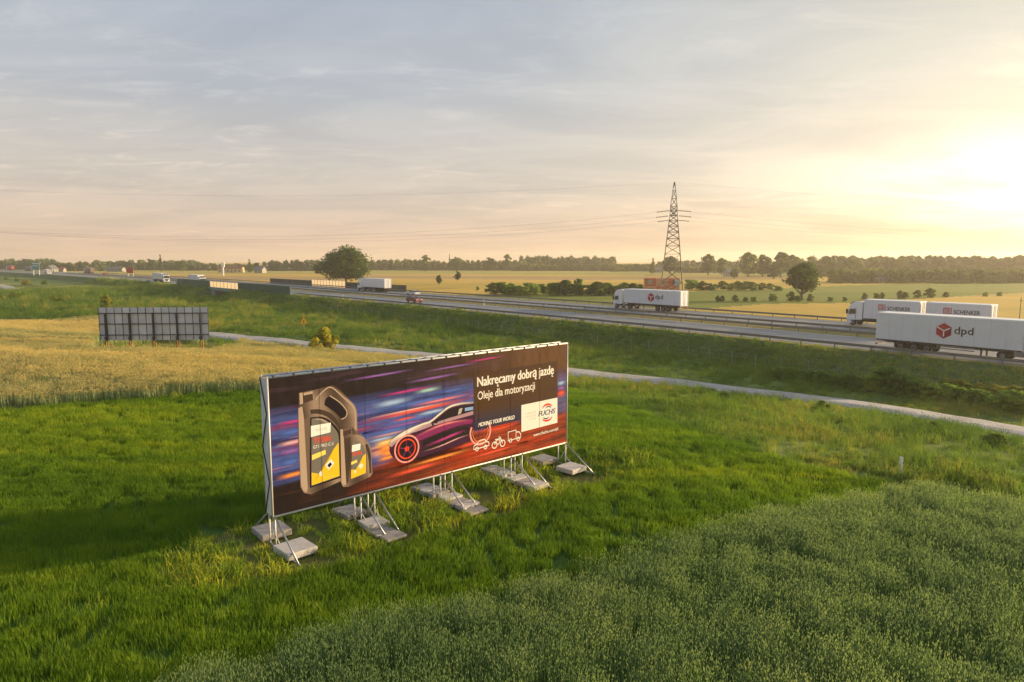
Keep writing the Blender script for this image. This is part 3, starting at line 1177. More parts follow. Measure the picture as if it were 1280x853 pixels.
def soft_mat(name, color):
    m, t = new_mat(name)
    at_ = t.node('ShaderNodeAttribute', attribute_name='soft')
    b = principled(t, color, 0.65, 0, 0.1)
    tr = t.node('ShaderNodeBsdfTransparent')
    ms = t.node('ShaderNodeMixShader')
    t.l.new(t.math('POWER', at_.outputs['Fac'], 1.6), ms.inputs[0])
    t.l.new(tr.outputs[0], ms.inputs[1])
    t.l.new(b.outputs[0], ms.inputs[2])
    t.l.new(ms.outputs[0], t.out.inputs[0])


for nm, cl in (('red', (0.80, 0.10, 0.05)), ('rose', (0.75, 0.42, 0.46)), ('pink', (0.78, 0.22, 0.28)), ('blue', (0.08, 0.15, 0.52)), ('sky', (0.34, 0.48, 0.80)), ('violet', (0.26, 0.12, 0.44)),
               ('magenta', (0.50, 0.05, 0.26)), ('orange', (0.88, 0.30, 0.06)), ('gold', (0.92, 0.62, 0.22)), ('cream', (0.85, 0.78, 0.72)), ('black', (0.008, 0.006, 0.010)), ('teal', (0.35, 0.55, 0.60)), ('deepred', (0.45, 0.04, 0.01))):
    soft_mat('m_glow_' + nm, cl)


def glow(name, pts, width, color, layer, parent=panel, lo=0.0):
    """printed streak of light with soft edges and faded ends"""
    n = len(pts)
    y = -0.021 - 0.0009 * layer
    vs, fs, al = [], [], []
    for i, p in enumerate(pts):
        a, b = pts[max(0, i - 1)], pts[min(n - 1, i + 1)]
        dx, dz = b[0] - a[0], b[1] - a[1]
        L = math.hypot(dx, dz) or 1
        e = min(1.0, lo + 2.6 * min(i, n - 1 - i) / (n - 1))
        for k, av in ((-1, 0), (-.35, .75), (0, 1), (.35, .75), (1, 0)):
            w = k * width / 2
            vs.append((p[0] - dz / L * w, y, p[1] + dx / L * w))
            al.append(av * e)
    for i in range(n - 1):
        for k in range(4):
            fs.append((5 * i + k, 5 * i + k + 1, 5 * i + k + 6, 5 * i + k + 5))
    me = bpy.data.meshes.new(name)
    me.from_pydata(vs, [], fs)
    at_ = me.attributes.new('soft', 'FLOAT', 'POINT')
    at_.data.foreach_set('value', np.array(al, dtype=np.float32))
    me.materials.append(MATS['m_glow_' + color])
    return link(name, me, parent)


def ell(cx, cz, rx, rz, a0=0, a1=360, n=28):
    full = abs(a1 - a0) >= 360
    return [(cx + rx * math.cos(R(a0 + (a1 - a0) * i / n)), cz + rz * math.sin(R(a0 + (a1 - a0) * i / n))) for i in range(n if full else n + 1)]


def words(s, x, z, w, h, mat, layer, bold=0.0, shear=0.0, name='lettering', rise=0.0):
    me = text_mesh(s, w, h, mat, 0.0, shear, name)
    if bold > 0:
        bm = bmesh.new()
        bm.from_mesh(me)
        k = bold * h * 1.4
        for dx, dz, dy in ((k, 0, -.0002), (k * .5, k * .4, -.0004)):
            g = bmesh.ops.duplicate(bm, geom=[f for f in bm.faces if f.index >= 0 and not f.tag] if False else bm.faces[:len(me.polygons)])
            bmesh.ops.translate(bm, vec=(dx, dy, dz), verts=[e for e in g['geom'] if isinstance(e, bmesh.types.BMVert)])
            bm.faces.ensure_lookup_table()
        bm.to_mesh(me)
        bm.free()
    o = link(name, me, panel)
    o.location = (x, -0.021 - 0.0009 * layer, z)
    o.rotation_euler = (0, -rise, 0)
    return o


# light trails
rg = random.Random(4)
for k, (s, z, ln, wd, mt) in enumerate(((0.08, 3.72, 1.3, 0.16, 'magenta'), (0.08, 3.10, 1.2, 0.20, 'rose'), (2.7, 3.36, 5.0, 0.22, 'red'), (2.7, 3.10, 4.2, 0.34, 'blue'), (2.8, 3.42, 4.0, 0.10, 'rose'),
                         (3.2, 3.80, 1.9, 0.34, 'sky'), (4.9, 4.05, 1.3, 0.22, 'teal'), (4.4, 4.42, 2.8, 0.14, 'violet'), (3.0, 2.98, 3.0, 0.22, 'violet'), (2.9, 3.62, 4.6, 0.30, 'blue'),
                         (3.0, 2.78, 2.0, 0.18, 'rose'), (2.8, 2.86, 2.6, 0.30, 'blue'), (4.6, 3.60, 3.0, 0.15, 'pink'), (4.8, 3.26, 1.8, 0.20, 'sky'), (3.0, 2.66, 1.4, 0.16, 'sky'),
                         (0.06, 2.52, 1.1, 0.34, 'blue'), (0.06, 2.84, 1.1, 0.26, 'violet'), (0.06, 2.12, 1.2, 0.22, 'orange'), (0.06, 3.42, 1.2, 0.26, 'blue'), (3.3, 2.52, 1.1, 0.30, 'gold'), (3.4, 2.34, 1.0, 0.36, 'orange'), (3.5, 2.16, 0.9, 0.30, 'orange'),
                         (11.72, 3.52, 0.66, 0.26, 'sky'), (11.72, 3.10, 0.66, 0.40, 'red'), (11.72, 3.32, 0.66, 0.24, 'violet'), (4.3, 1.55, 3.4, 0.20, 'orange'), (3.5, 1.35, 3.0, 0.24, 'red'), (3.4, 1.72, 3.6, 0.34, 'deepred'), (5.5, 1.42, 5.0, 0.34, 'deepred'),
                         (7.5, 2.20, 2.6, 0.40, 'red'), (8.0, 2.26, 1.8, 0.20, 'deepred'), (6.0, 1.80, 2.8, 0.20, 'red'), (3.4, 2.0, 1.0, 0.22, 'orange'), (5.2, 4.72, 2.8, 0.10, 'violet'), (7.0, 4.86, 2.2, 0.10, 'magenta'), (2.2, 4.75, 3.0, 0.12, 'violet'),
                         (4.0, 3.20, 1.2, 0.12, 'red'), (3.4, 4.10, 2.6, 0.14, 'magenta'), (5.6, 3.9, 1.9, 0.14, 'blue'), (6.8, 1.30, 3.4, 0.16, 'red'), (9.6, 1.35, 2.6, 0.20, 'deepred'))):
    n = 12
    glow('light_trail', [(s + ln * i / n, z + ln * 0.035 * i / n) for i in range(n + 1)], wd, mt, -0.9 + 0.062 * k)

# big oil bottle
B1 = [(0.93, 4.58), (1.38, 4.60), (1.40, 4.28), (1.52, 4.30), (1.72, 4.50)] + curve([(1.72, 4.50), (1.92, 4.66), (2.12, 4.62), (2.50, 4.22), (2.74, 3.95), (2.83, 3.70)], 5)[1:] + \
     [(2.82, 3.05), (2.70, 2.6), (2.62, 1.75), (2.30, 1.62), (1.20, 1.40), (0.98, 1.50), (0.88, 1.70), (0.86, 3.2), (0.90, 4.15)]
flat('bottle_picture', B1, 'm_bottle', 2)
flat('bottle_side', [(0.90, 4.12), (1.02, 4.16), (1.06, 3.8), (1.10, 1.62), (1.05, 1.50), (0.96, 1.58), (0.90, 1.75), (0.88, 3.2)], 'm_bottle_light', 3)
flat('bottle_side', [(1.06, 3.75), (1.26, 3.82), (1.16, 1.75), (1.10, 1.62)], 'm_bottle_mid', 3)
flat('bottle_cap', [(1.05, 4.57), (1.36, 4.585), (1.37, 4.30), (1.05, 4.24)], 'm_bottle_dark', 3)
flat('bottle_cap', [(0.95, 4.57), (1.05, 4.57), (1.05, 4.24), (0.95, 4.22)], 'm_bottle_light', 3)
flat('bottle_cap', [(1.08, 4.56), (1.36, 4.575), (1.36, 4.50), (1.08, 4.48)], 'm_bottle_light', 4)
flat('handle_hole', curve([(1.73, 4.10), (1.78, 4.28), (1.97, 4.34), (2.25, 4.08), (2.46, 3.80), (2.44, 3.64), (2.30, 3.58), (2.05, 3.84), (1.73, 4.10)], 4)[:-1], 'm_print_black', 3)
stroke('handle_rim', curve([(1.92, 4.36), (2.25, 4.10), (2.47, 3.80), (2.43, 3.62), (2.28, 3.57)], 5), 0.035, 'm_bottle_light', 4)
flat('bottle_shoulder', curve([(1.26, 4.02), (1.60, 3.98), (2.0, 3.75), (2.28, 3.30)], 6) + [(2.20, 3.25)] + curve([(2.10, 3.42), (1.80, 3.72), (1.50, 3.86), (1.28, 3.88)], 5), 'm_bottle_dark', 3)
stroke('bottle_edge', curve([(1.45, 4.30), (1.75, 4.56), (2.0, 4.60), (2.4, 4.22), (2.70, 3.90), (2.76, 3.6), (2.76, 3.1)], 5), 0.04, 'm_bottle_light', 3)
LB1 = [(1.30, 3.74)] + curve([(1.30, 3.74), (1.55, 3.72), (1.85, 3.55), (2.12, 3.20), (2.18, 2.95)], 5)[1:] + [(2.16, 1.76), (1.22, 1.66)]
flat('bottle_label', [(p[0] - 0.05 if p[0] < 1.5 else p[0] + 0.05, p[1] + (0.04 if p[1] > 2.8 else -0.05)) for p in LB1], 'm_print_black', 3)
flat('bottle_label', LB1, 'm_label_grey', 4)
stroke('label_gloss', curve([(1.42, 3.70), (1.62, 3.66), (1.82, 3.52)], 5), 0.045, 'm_bottle_light', 5, True)
flat('label_yellow', [(1.24, 2.08), (1.50, 1.98), (1.80, 2.32), (1.98, 2.66), (2.16, 2.85), (2.16, 1.78), (1.23, 1.68)], 'm_label_yellow', 5)
flat('label_strip', [(1.27, 2.62), (1.72, 2.70), (1.72, 2.56), (1.27, 2.46)], 'm_label_gold', 5)
flat('label_tag', [(1.27, 3.52), (1.92, 3.52), (1.90, 3.22), (1.26, 3.18)], 'm_white', 5)
words('FUCHS', 1.42, 3.33, 0.36, 0.07, 'm_print_grey', 6)
words('TITAN', 1.34, 2.95, 0.54, 0.17, 'm_print_red', 5, 0.06)
words('GT1 PRO C-3', 1.32, 2.80, 0.66, 0.10, 'm_cream', 5, 0.015)
flat('label_engine', [(1.68, 2.22), (1.88, 2.38), (2.00, 2.22), (1.80, 2.04)], 'm_cream', 6)
flat('label_engine', [(1.76, 2.20), (1.86, 2.28), (1.92, 2.20), (1.82, 2.11)], 'm_print_black', 7)
flat('label_drop', ell(1.54, 1.98, 0.06, 0.08, n=12), 'm_cream', 6)
words('SAE 5W-30', 1.62, 1.80, 0.36, 0.06, 'm_label_gold', 6)

# small oil bottle in front of it
B2 = [(2.22, 3.27), (2.62, 3.28), (2.64, 3.00)] + curve([(2.64, 3.00), (2.85, 2.98), (3.10, 2.80), (3.28, 2.45), (3.30, 2.0), (3.32, 1.62)], 5)[1:] + [(3.24, 1.52), (2.45, 1.36), (2.26, 1.40), (2.20, 1.55)]
flat('small_bottle_picture', B2, 'm_bottle', 8)
flat('small_bottle_side', [(2.23, 3.25), (2.32, 3.25), (2.34, 2.9), (2.38, 1.46), (2.28, 1.44), (2.22, 1.56)], 'm_bottle_light', 9)
flat('small_bottle_side', [(2.34, 2.92), (2.58, 2.96), (2.50, 2.4), (2.46, 1.52), (2.38, 1.46)], 'm_bottle_dark', 9)
flat('small_bottle_cap', [(2.32, 3.25), (2.60, 3.26), (2.60, 3.06), (2.32, 3.02)], 'm_bottle_dark', 9)
flat('small_bottle_cap', [(2.34, 3.245), (2.60, 3.255), (2.60, 3.20), (2.34, 3.18)], 'm_bottle_mid', 10)
flat('small_bottle_edge', curve([(3.18, 2.62), (3.27, 2.3), (3.28, 1.9), (3.29, 1.64)], 5) + curve([(3.21, 1.62), (3.20, 2.0), (3.14, 2.4), (3.08, 2.60)], 5), 'm_bottle_dark', 9)
LB2 = curve([(2.64, 2.80), (2.82, 2.78), (3.00, 2.60), (3.10, 2.30), (3.10, 2.05)], 5) + [(3.08, 1.66), (2.54, 1.58)]
flat('small_bottle_label', LB2, 'm_label_grey', 10)
flat('small_label_yellow', [(2.56, 1.90), (2.72, 1.86), (2.90, 2.06), (3.00, 2.26), (3.10, 2.32), (3.08, 1.68), (2.55, 1.60)], 'm_label_yellow', 11)
flat('small_label_tag', [(2.62, 2.68), (2.92, 2.68), (2.90, 2.48), (2.60, 2.46)], 'm_white', 11)
words('TITAN', 2.60, 2.32, 0.34, 0.11, 'm_print_red', 11, 0.06)
flat('small_label_strip', [(2.57, 2.14), (2.78, 2.18), (2.78, 2.09), (2.57, 2.05)], 'm_label_gold', 11)
flat('label_engine', [(2.82, 1.96), (2.94, 2.04), (3.00, 1.94), (2.88, 1.84)], 'm_cream', 12)
flat('label_drop', ell(2.70, 1.80, 0.04, 0.05, n=10), 'm_cream', 12)

# the printed car
top_line = curve([(3.98, 2.42), (4.15, 2.60), (4.70, 2.80), (5.30, 2.92), (5.62, 2.96), (6.05, 3.18), (6.45, 3.36), (6.95, 3.40), (7.52, 3.36)], 6)
flat('car_picture', top_line + [(7.52, 1.98), (6.9, 1.90), (5.2, 1.78), (4.9, 1.84), (4.1, 1.98), (3.98, 2.2)], 'm_print_plum', 2)
flat('car_hood', curve([(3.98, 2.42), (4.15, 2.60), (4.70, 2.80), (5.30, 2.92), (5.62, 2.96)], 6) + curve([(5.70, 2.80), (5.2, 2.72), (4.7, 2.66), (4.3, 2.50), (4.05, 2.34)], 6), 'm_print_rose', 3)
flat('car_window', curve([(5.84, 2.94), (6.20, 3.16), (6.55, 3.28), (7.0, 3.31), (7.50, 3.28)], 6) + [(7.50, 3.02), (6.8, 2.96)], 'm_print_black', 3)
flat('car_window_glint', [(6.86, 3.22), (7.02, 3.24), (6.94, 3.04), (6.80, 3.02)], 'm_print_grey', 4)
flat('car_window_glint', [(7.12, 3.22), (7.50, 3.22), (7.50, 3.10), (7.12, 3.10)], 'm_print_sky', 4)
flat('car_shoulder', curve([(5.0, 2.56), (5.8, 2.74), (6.6, 2.80), (7.2, 2.78), (7.52, 2.72)], 5) + curve([(7.40, 2.60), (6.8, 2.62), (5.8, 2.48), (5.1, 2.36)], 5), 'm_print_magenta', 3)
flat('car_belt', curve([(5.74, 2.88), (6.3, 2.95), (6.9, 3.00), (7.5, 3.06)], 4) + curve([(7.5, 2.92), (6.9, 2.88), (6.3, 2.84), (5.78, 2.80)], 4), 'm_print_rose', 4)
flat('car_door_shade', curve([(5.3, 2.34), (6.0, 2.46), (6.8, 2.54), (7.3, 2.52)], 4) + curve([(7.3, 2.20), (6.6, 2.12), (5.9, 2.02), (5.3, 1.96)], 4), 'm_print_black', 3)
glow('car_sill_light', curve([(5.2, 2.10), (6.0, 2.22), (6.7, 2.34), (7.2, 2.40)], 5), 0.16, 'magenta', 4)
glow('car_sill_light', curve([(5.2, 1.96), (6.0, 2.02), (6.8, 2.16), (7.4, 2.22)], 5), 0.08, 'rose', 4)
glow('car_shoulder_light', curve([(4.9, 2.50), (5.8, 2.72), (6.6, 2.79), (7.5, 2.73)], 5), 0.14, 'pink', 4)
glow('car_hood_light', curve([(4.0, 2.44), (4.3, 2.62), (4.9, 2.80), (5.6, 2.92)], 5), 0.22, 'cream', 4)
glow('car_outline', top_line, 0.13, 'cream', 5, lo=.5)
glow('car_shadow', curve([(3.9, 1.86), (5.0, 1.76), (6.2, 1.84), (7.6, 1.96)], 6), 0.40, 'black', 2)
flat('car_mirror', [(5.72, 2.88), (5.86, 3.00), (5.96, 2.98), (5.90, 2.86)], 'm_print_black', 6)
flat('car_wheel', ell(4.65, 2.18, 0.50, 0.48), 'm_print_black', 6)
stroke('car_wheel_ring', ell(4.65, 2.18, 0.47, 0.455), 0.06, 'm_print_pink', 7, closed=True)
stroke('car_wheel_ring', ell(4.65, 2.18, 0.335, 0.325), 0.05, 'm_print_red', 7, closed=True)
for k in range(5):
    a = R(72 * k + 20)
    stroke('car_wheel_spoke', [(4.65 + 0.08 * math.cos(a), 2.18 + 0.08 * math.sin(a)), (4.65 + 0.31 * math.cos(a), 2.18 + 0.31 * math.sin(a))], 0.03, 'm_print_magenta', 7)
flat('car_wheel_hub', ell(4.65, 2.18, 0.09, 0.09, n=14), 'm_print_red', 8)
stroke('car_wheel_ring', ell(7.83, 2.22, 0.47, 0.47, 150, 395), 0.075, 'm_print_pink', 8)
stroke('car_wheel_ring', ell(7.83, 2.22, 0.36, 0.36, 160, 380), 0.03, 'm_print_orange', 8)

# dark text field, words, white box with the emblem, small icons
mp, t = new_mat('m_print_textfield')
v = objc(t)
sp = t.node('ShaderNodeSeparateXYZ')
t.l.new(v, sp.inputs[0])
nz = t.noise(t.mapping(v, scale=(0.2, 1, 2.6)), 1.0, 5)
cc = t.mix(t.smooth(sp.outputs[2], 3.2, 2.5), (0.065, 0.030, 0.011), (0.030, 0.026, 0.055))
cc = t.mix(t.math('MULTIPLY', t.smooth(nz, 0.5, 0.7), 0.5), cc, (0.03, 0.02, 0.03))
t.l.new(principled(t, cc, 0.65, 0, 0.1).outputs[0], t.out.inputs[0])
flat('text_field', [(7.54, 4.40), (11.83, 4.46), (11.83, 2.40), (9.86, 2.36), (7.54, 2.30)], 'm_print_textfield', 6)
words('Nakrecamy dobrą jazde', 7.69, 3.80, 3.90, 0.46, 'm_cream', 9, 0.045, 0, 'headline', 0.012)
for hs, hz_ in ((8.66, 3.905), (11.52, 3.945)):
    stroke('ogonek', curve([(hs + .03, hz_), (hs - .02, hz_ - .05), (hs + .01, hz_ - .085), (hs + .06, hz_ - .075)], 4), .035, 'm_cream', 9)
words('Oleje dla motoryzacji', 7.71, 3.33, 2.86, 0.40, 'm_cream', 9, 0.02, 0, 'subtitle', 0.012)
words('MOVING YOUR WORLD', 7.72, 2.42, 1.78, 0.15, 'm_cream', 9, 0.07, 0.25, 'slogan', 0.012)
flat('emblem_box', [(9.86, 2.93), (11.83, 2.96), (11.84, 1.92), (9.86, 1.87)], 'm_cream', 9)
words('FUCHS', 10.76, 2.34, 0.94, 0.20, 'm_print_navy', 11, 0.07, 0.25, 'emblem_word')
for a0, a1, cz, sg in ((25, 160, 2.56, 1), (205, 340, 2.30, 1)):
    stroke('emblem_arc', ell(11.26, cz, 0.30, 0.20, a0, a1, 14), 0.085, 'm_print_red', 10, True)
stroke('emblem_arc', ell(11.30, 2.56, 0.18, 0.11, 10, 150, 10), 0.05, 'm_print_navy', 10, True)
stroke('emblem_arc', ell(11.22, 2.30, 0.18, 0.11, 190, 330, 10), 0.05, 'm_print_navy', 10, True)
for k, (sx, ln) in enumerate(((10.10, 0.56), (10.06, 0.60), (10.30, 0.36))):
    words(('LUBRICANTS.', 'TECHNOLOGY.', 'PEOPLE.')[k], sx, 2.52 - 0.12 * k, ln, 0.06, 'm_print_grey', 10, 0, 0, 'small_print')
words('www.fuchs.com/pl', 10.50, 1.54, 1.38, 0.15, 'm_cream', 9, 0.05, 0, 'web_address', 0.03)
# icons: car, motorcycle, lorry in white outline
car_i = [(7.50, 1.62), (7.52, 1.74), (7.66, 1.79), (7.78, 1.90), (8.02, 1.91), (8.12, 1.80), (8.22, 1.77), (8.23, 1.64), (8.14, 1.63)]
stroke('car_icon', car_i + [(7.96, 1.63), (7.76, 1.62)], 0.04, 'm_cream', 9, closed=True)
stroke('car_icon', [(7.66, 1.78), (8.12, 1.80)], 0.03, 'm_cream', 9)
for cx in (7.66, 8.06):
    stroke('car_icon', ell(cx, 1.61, 0.07, 0.07, n=12), 0.035, 'm_cream', 10, closed=True)
for cx in (8.50, 8.90):
    stroke('motorcycle_icon', ell(cx, 1.60, 0.12, 0.12, n=14), 0.04, 'm_cream', 9, closed=True)
stroke('motorcycle_icon', [(8.50, 1.62), (8.62, 1.78), (8.78, 1.74), (8.70, 1.60), (8.60, 1.62)], 0.045, 'm_cream', 9)
stroke('motorcycle_icon', [(8.90, 1.60), (8.78, 1.86), (8.70, 1.88)], 0.035, 'm_cream', 9)
stroke('motorcycle_icon', [(8.52, 1.80), (8.64, 1.80), (8.80, 1.80)], 0.04, 'm_cream', 10)
stroke('lorry_icon', [(9.18, 1.64), (9.18, 1.98), (9.58, 2.00), (9.58, 1.66)], 0.04, 'm_cream', 9, closed=True)
stroke('lorry_icon', [(9.58, 1.92), (9.74, 1.90), (9.82, 1.80), (9.82, 1.67), (9.58, 1.66)], 0.04, 'm_cream', 9)
for cx in (9.30, 9.70):
    stroke('lorry_icon', ell(cx, 1.63, 0.07, 0.07, n=12), 0.035, 'm_cream', 10, closed=True)

for k in range(1, 8):
    sx = S0 + (S1 - S0) * k / 8
    glow('panel_seam', [(sx + .004 * math.sin(i), ZB + (ZT - ZB) * i / 8) for i in range(9)], 0.022, 'black', 13, lo=.6)
# frame: front and back ladder of tubes, covered edges
DEP = 0.42
for y, nm in ((-0.005, 'front'), (DEP, 'back')):
    for z in (ZB - 0.03, ZT + 0.03):
        MB().bar((S0 - .03, y, z), (S1 + .03, y, z), 0.032, 8).build('frame_tube', 'm_steel_pale', bb, True)
    for s in (S0 - 0.03, S1 + 0.03):
        MB().bar((s, y, ZB - .06), (s, y, ZT + .06), 0.032, 8).build('frame_tube', 'm_steel_pale', bb, True)
MB().box(S0 - .02, S1 + .02, 0.03, 0.22, ZT + 0.018, ZT + 0.030).build('top_cover', 'm_tarp_edge', bb)
MB().add([(S0 - .055, 0.02, ZB), (S0 - .055, DEP - 0.03, ZB), (S0 - .055, DEP - 0.03, ZT), (S0 - .055, 0.02, ZT)], [(0, 1, 2, 3)]).build('side_cover', 'm_tarp_edge', bb)
k = 0
s = S0 + 0.15
while s < S1:
    MB().bar((s, 0, ZT + .035), (s, DEP, ZT + .035), 0.018, 6).build('cross_tie', 'm_steel', bb, True)
    MB().box(s - .03, s + .03, -0.05, 0.05, ZT - 0.01, ZT + 0.075, 0.01).build('clamp', 'm_strap', bb)
    if k % 2 == 0:
        MB().bar((s, DEP, ZT + .03), (s + 0.6, 0.0, ZT + .03), 0.014, 6).build('diagonal_tie', 'm_steel', bb, True)
        MB().bar((s, DEP, ZB), (s, DEP, ZT), 0.022, 6).build('rear_upright', 'm_steel', bb, True)
    k += 1
    s += 0.615
for i in range(4):
    za, zb_ = ZB + 1.02 * i, ZB + 1.02 * (i + 1)
    MB().bar((S0 - .075, 0.03 if i % 2 else DEP, za), (S0 - .075, DEP if i % 2 else 0.03, zb_), 0.016, 6).build('side_brace', 'm_strap', bb, True)
    MB().bar((S1 + .06, 0.03 if i % 2 else DEP, za), (S1 + .06, DEP if i % 2 else 0.03, zb_), 0.016, 6).build('side_brace', 'm_steel', bb, True)
    if i:
        MB().bar((S0 - .03, DEP, za), (S1 + .03, DEP, za), 0.02, 6).build('rear_rail', 'm_steel', bb, True)

stations = [(0.06,), (2.88, 3.38), (6.02, 6.52), (9.35, 9.92), (12.36,)]
FOOT = 1.58
for st in stations:
    for s in st:
        MB().bar((s, 0, -0.05), (s, 0, ZB), 0.026, 8).build('leg', 'm_steel_pale', bb, True)
        MB().bar((s, DEP, -0.05), (s, DEP, ZB), 0.026, 8).build('leg', 'm_steel_pale', bb, True)
        MB().bar((s, 0, ZB - 0.02), (s, -FOOT, 0.03), 0.026, 8).build('brace', 'm_steel', bb, True)
        MB().bar((s, DEP, ZB + 0.0), (s, FOOT + 0.3, 0.03), 0.026, 8).build('brace', 'm_steel', bb, True)
        MB().bar((s, -FOOT - .05, 0.05), (s, FOOT + 0.35, 0.05), 0.024, 8).build('ground_rail', 'm_steel', bb, True)
        MB().bar((s, 0.0, 0.42), (s, -0.55, 0.06), 0.016, 6).build('knee_brace', 'm_steel_pale', bb, True)
        MB().bar((s, 0.0, ZB - .35), (s, DEP, 0.1), 0.014, 6).build('knee_brace', 'm_steel_pale', bb, True)

# concrete ballast slabs lying on the ground rails
SLAB_N = {}


def slab(s, n, L, W, h, z, label, pale=False, tilt=0.0, rot=0.0):
    key = (L, W, h, pale)
    if key not in SLAB_N:
        mb = MB().box(-L / 2, L / 2, -W / 2, W / 2, 0, h, 0.02)
        SLAB_N[key] = mb.mesh('concrete_slab', 'm_concrete_pale' if pale else 'm_concrete')
    p = board_pt(s, n, z)
    o = link('concrete_slab', SLAB_N[key], None, p)
    o.rotation_euler = (tilt, 0, BANG + rot)
    return tag(o, label, 'concrete slab', 'concrete slabs weighing down the billboard frame')


slab(0.34, 0.72, 0.92, 0.95, 0.20, 0.05, "thick square concrete slab in front of the billboard's left end leg", True, 0, 0.05)
slab(0.36, -1.05, 0.92, 0.95, 0.20, 0.05, "thick square concrete slab behind the billboard's left end leg", False, 0, -0.03)
slab(3.05, 0.50, 0.78, 0.70, 0.17, 0.06, 'pale thick slab nearest the board at second support from the left', True, 0, -0.04)
slab(2.98, 1.18, 0.74, 0.52, 0.08, 0.05, 'thin grey slab in the middle of the front row at second support from the left', False)
slab(3.02, 1.72, 0.72, 0.46, 0.09, 0.05, 'thin grey slab nearest the brace feet at second support from the left', False, 0.02, 0.03)
slab(3.00, -0.72, 0.76, 0.50, 0.16, 0.05, 'slab just behind the board at second support from the left', False, 0, 0.05)
slab(3.02, -1.30, 0.76, 0.52, 0.10, 0.05, 'rearmost slab behind the board at second support from the left', False, 0, -0.04)
lab3f = ['pale slab nearest the board at the middle support', 'second slab out from the board in front of the middle support',
         'warm-toned third slab out from the board at the middle support', 'low slab at the brace feet of the middle support']
for k, (n, h, pl) in enumerate(((0.22, 0.16, True), (0.72, 0.13, False), (1.20, 0.16, True), (1.72, 0.10, False))):
    slab(6.27 + 0.03 * (-1) ** k, n, 0.78, 0.44, h, 0.05, lab3f[k], pl, 0, 0.03 * (-1) ** k)
lab3r = ['slab just behind the board at the middle support', 'second slab behind the board at the middle support', 'rearmost slab behind the board at the middle support']
for k, n in enumerate((-0.42, -0.90, -1.38)):
    slab(6.22, n, 0.76, 0.42, 0.18 - 0.02 * k, 0.05, lab3r[k], k == 1, 0, 0.02 * k)
lab4f = ['slab nearest the board at fourth support from the left', 'middle slab of the front row at fourth support from the left', 'slab at the brace feet of fourth support from the left']
for k, n in enumerate((0.20, 0.76, 1.30)):
    slab(9.50, n, 0.80, 0.48, 0.16, 0.05, lab4f[k], k != 1, 0, 0.03 * (k - 1))
lab4r = ['slab just behind the board at fourth support from the left', 'second slab behind the board at fourth support from the left', 'rearmost slab behind the board at fourth support from the left']
for k, n in enumerate((-0.42, -0.88, -1.34)):
    slab(9.44, n, 0.74, 0.40, 0.18, 0.05, lab4r[k], k == 0, 0, 0.02 * (1 - k))
slab(11.98, 0.70, 0.90, 0.88, 0.19, 0.05, "thick square concrete slab in front of the billboard's right end leg", True, 0, 0.05)
slab(11.98, -0.92, 0.86, 0.86, 0.18, 0.05, "thick square concrete slab behind the billboard's right end leg", False, 0, -0.02)

# ------------------------------------------------------------------ second billboard, seen from behind
paint('m_sheet', (0.56, 0.57, 0.60), 0.75, 0.3, 1.0, spec=0.2, dirtcol=(0.2, 0.2, 0.21))
paint('m_sheet_pale', (0.64, 0.65, 0.67), 0.75, 0.3, 1.0, spec=0.2, dirtcol=(0.2, 0.2, 0.21))
paint('m_dark_steel', (0.035, 0.037, 0.045), 0.5, 0.2, 2.0)
paint('m_rust', (0.30, 0.12, 0.035), 0.8, 0.5, 3.0)
gc = ground(195, 441)
d2 = Vector((math.cos(R(3)), math.sin(R(3)), 0))
W2 = 131 / FPX * (gc.y + 1.5)
o2 = gc - d2 * W2 / 2
o2.z = gc.z
b2 = thing('billboard', 'grey back of a large billboard with dark steel ribs in the wheat field', 'billboard', o2, math.atan2(d2.y, d2.x))
Z0 = 1.45
Z1 = Z0 + W2 * 0.308
nsh = 14
sw = W2 / nsh
for i in range(nsh):
    for j, (za, zb_) in enumerate(((Z0, Z0 + 0.6), (Z0 + 0.61, Z0 + 1.85), (Z0 + 1.86, Z0 + 3.05), (Z0 + 3.06, Z1))):
        MB().box(i * sw + .01, (i + 1) * sw - .01, 0.0, 0.03, za, zb_).build('sheet', 'm_sheet' if (i * 3 + j) % 4 else 'm_sheet_pale', b2)
for i in range(nsh + 1):
    MB().box(i * sw - .022, i * sw + .022, -0.055, -0.004, Z0, Z1 + 0.05).build('rib', 'm_dark_steel', b2)
for z in (Z0 + 0.6, Z0 + 1.85, Z0 + 3.05):
    MB().box(0, W2, -0.13, -0.06, z - 0.045, z + 0.045).build('rail', 'm_dark_steel', b2)
for k in range(5):
    s = W2 * (0.067 + k * 0.2165)
    MB().box(s - .075, s + .075, -0.36, -0.14, Z0 - 0.05, Z0 + 3.1).build('post', 'm_dark_steel', b2)
    MB().box(s - .16, s - .08, -0.34, -0.20, -0.2, Z0 - 0.06).build('post_foot', 'm_rust', b2)
    MB().box(s + .12, s + .20, -0.34, -0.20, -0.2, Z0 - 0.06).build('post_foot', 'm_rust', b2)
    MB().box(s - .16, s + .20, -0.40, -0.365, Z0 + 0.1, Z0 + 0.4).build('post_bracket', 'm_dark_steel', b2)
# ------------------------------------------------------------------ bridge over the farm road, noise barriers, guardrails, fence
paint('m_barrier_green', (0.026, 0.085, 0.056), 0.6, 0.3, 1.0)
paint('m_barrier_dark', (0.022, 0.034, 0.026), 0.6, 0.3, 1.0)
paint('m_barrier_post', (0.10, 0.14, 0.12), 0.5, 0.2, 2.0)
paint('m_rail', (0.17, 0.16, 0.15), 0.6, 0.35, 0.6)
paint('m_bridge', (0.36, 0.35, 0.33), 0.8, 0.4, 0.4)
paint('m_bridge_rim', (0.16, 0.24, 0.20), 0.6, 0.3, 0.6)


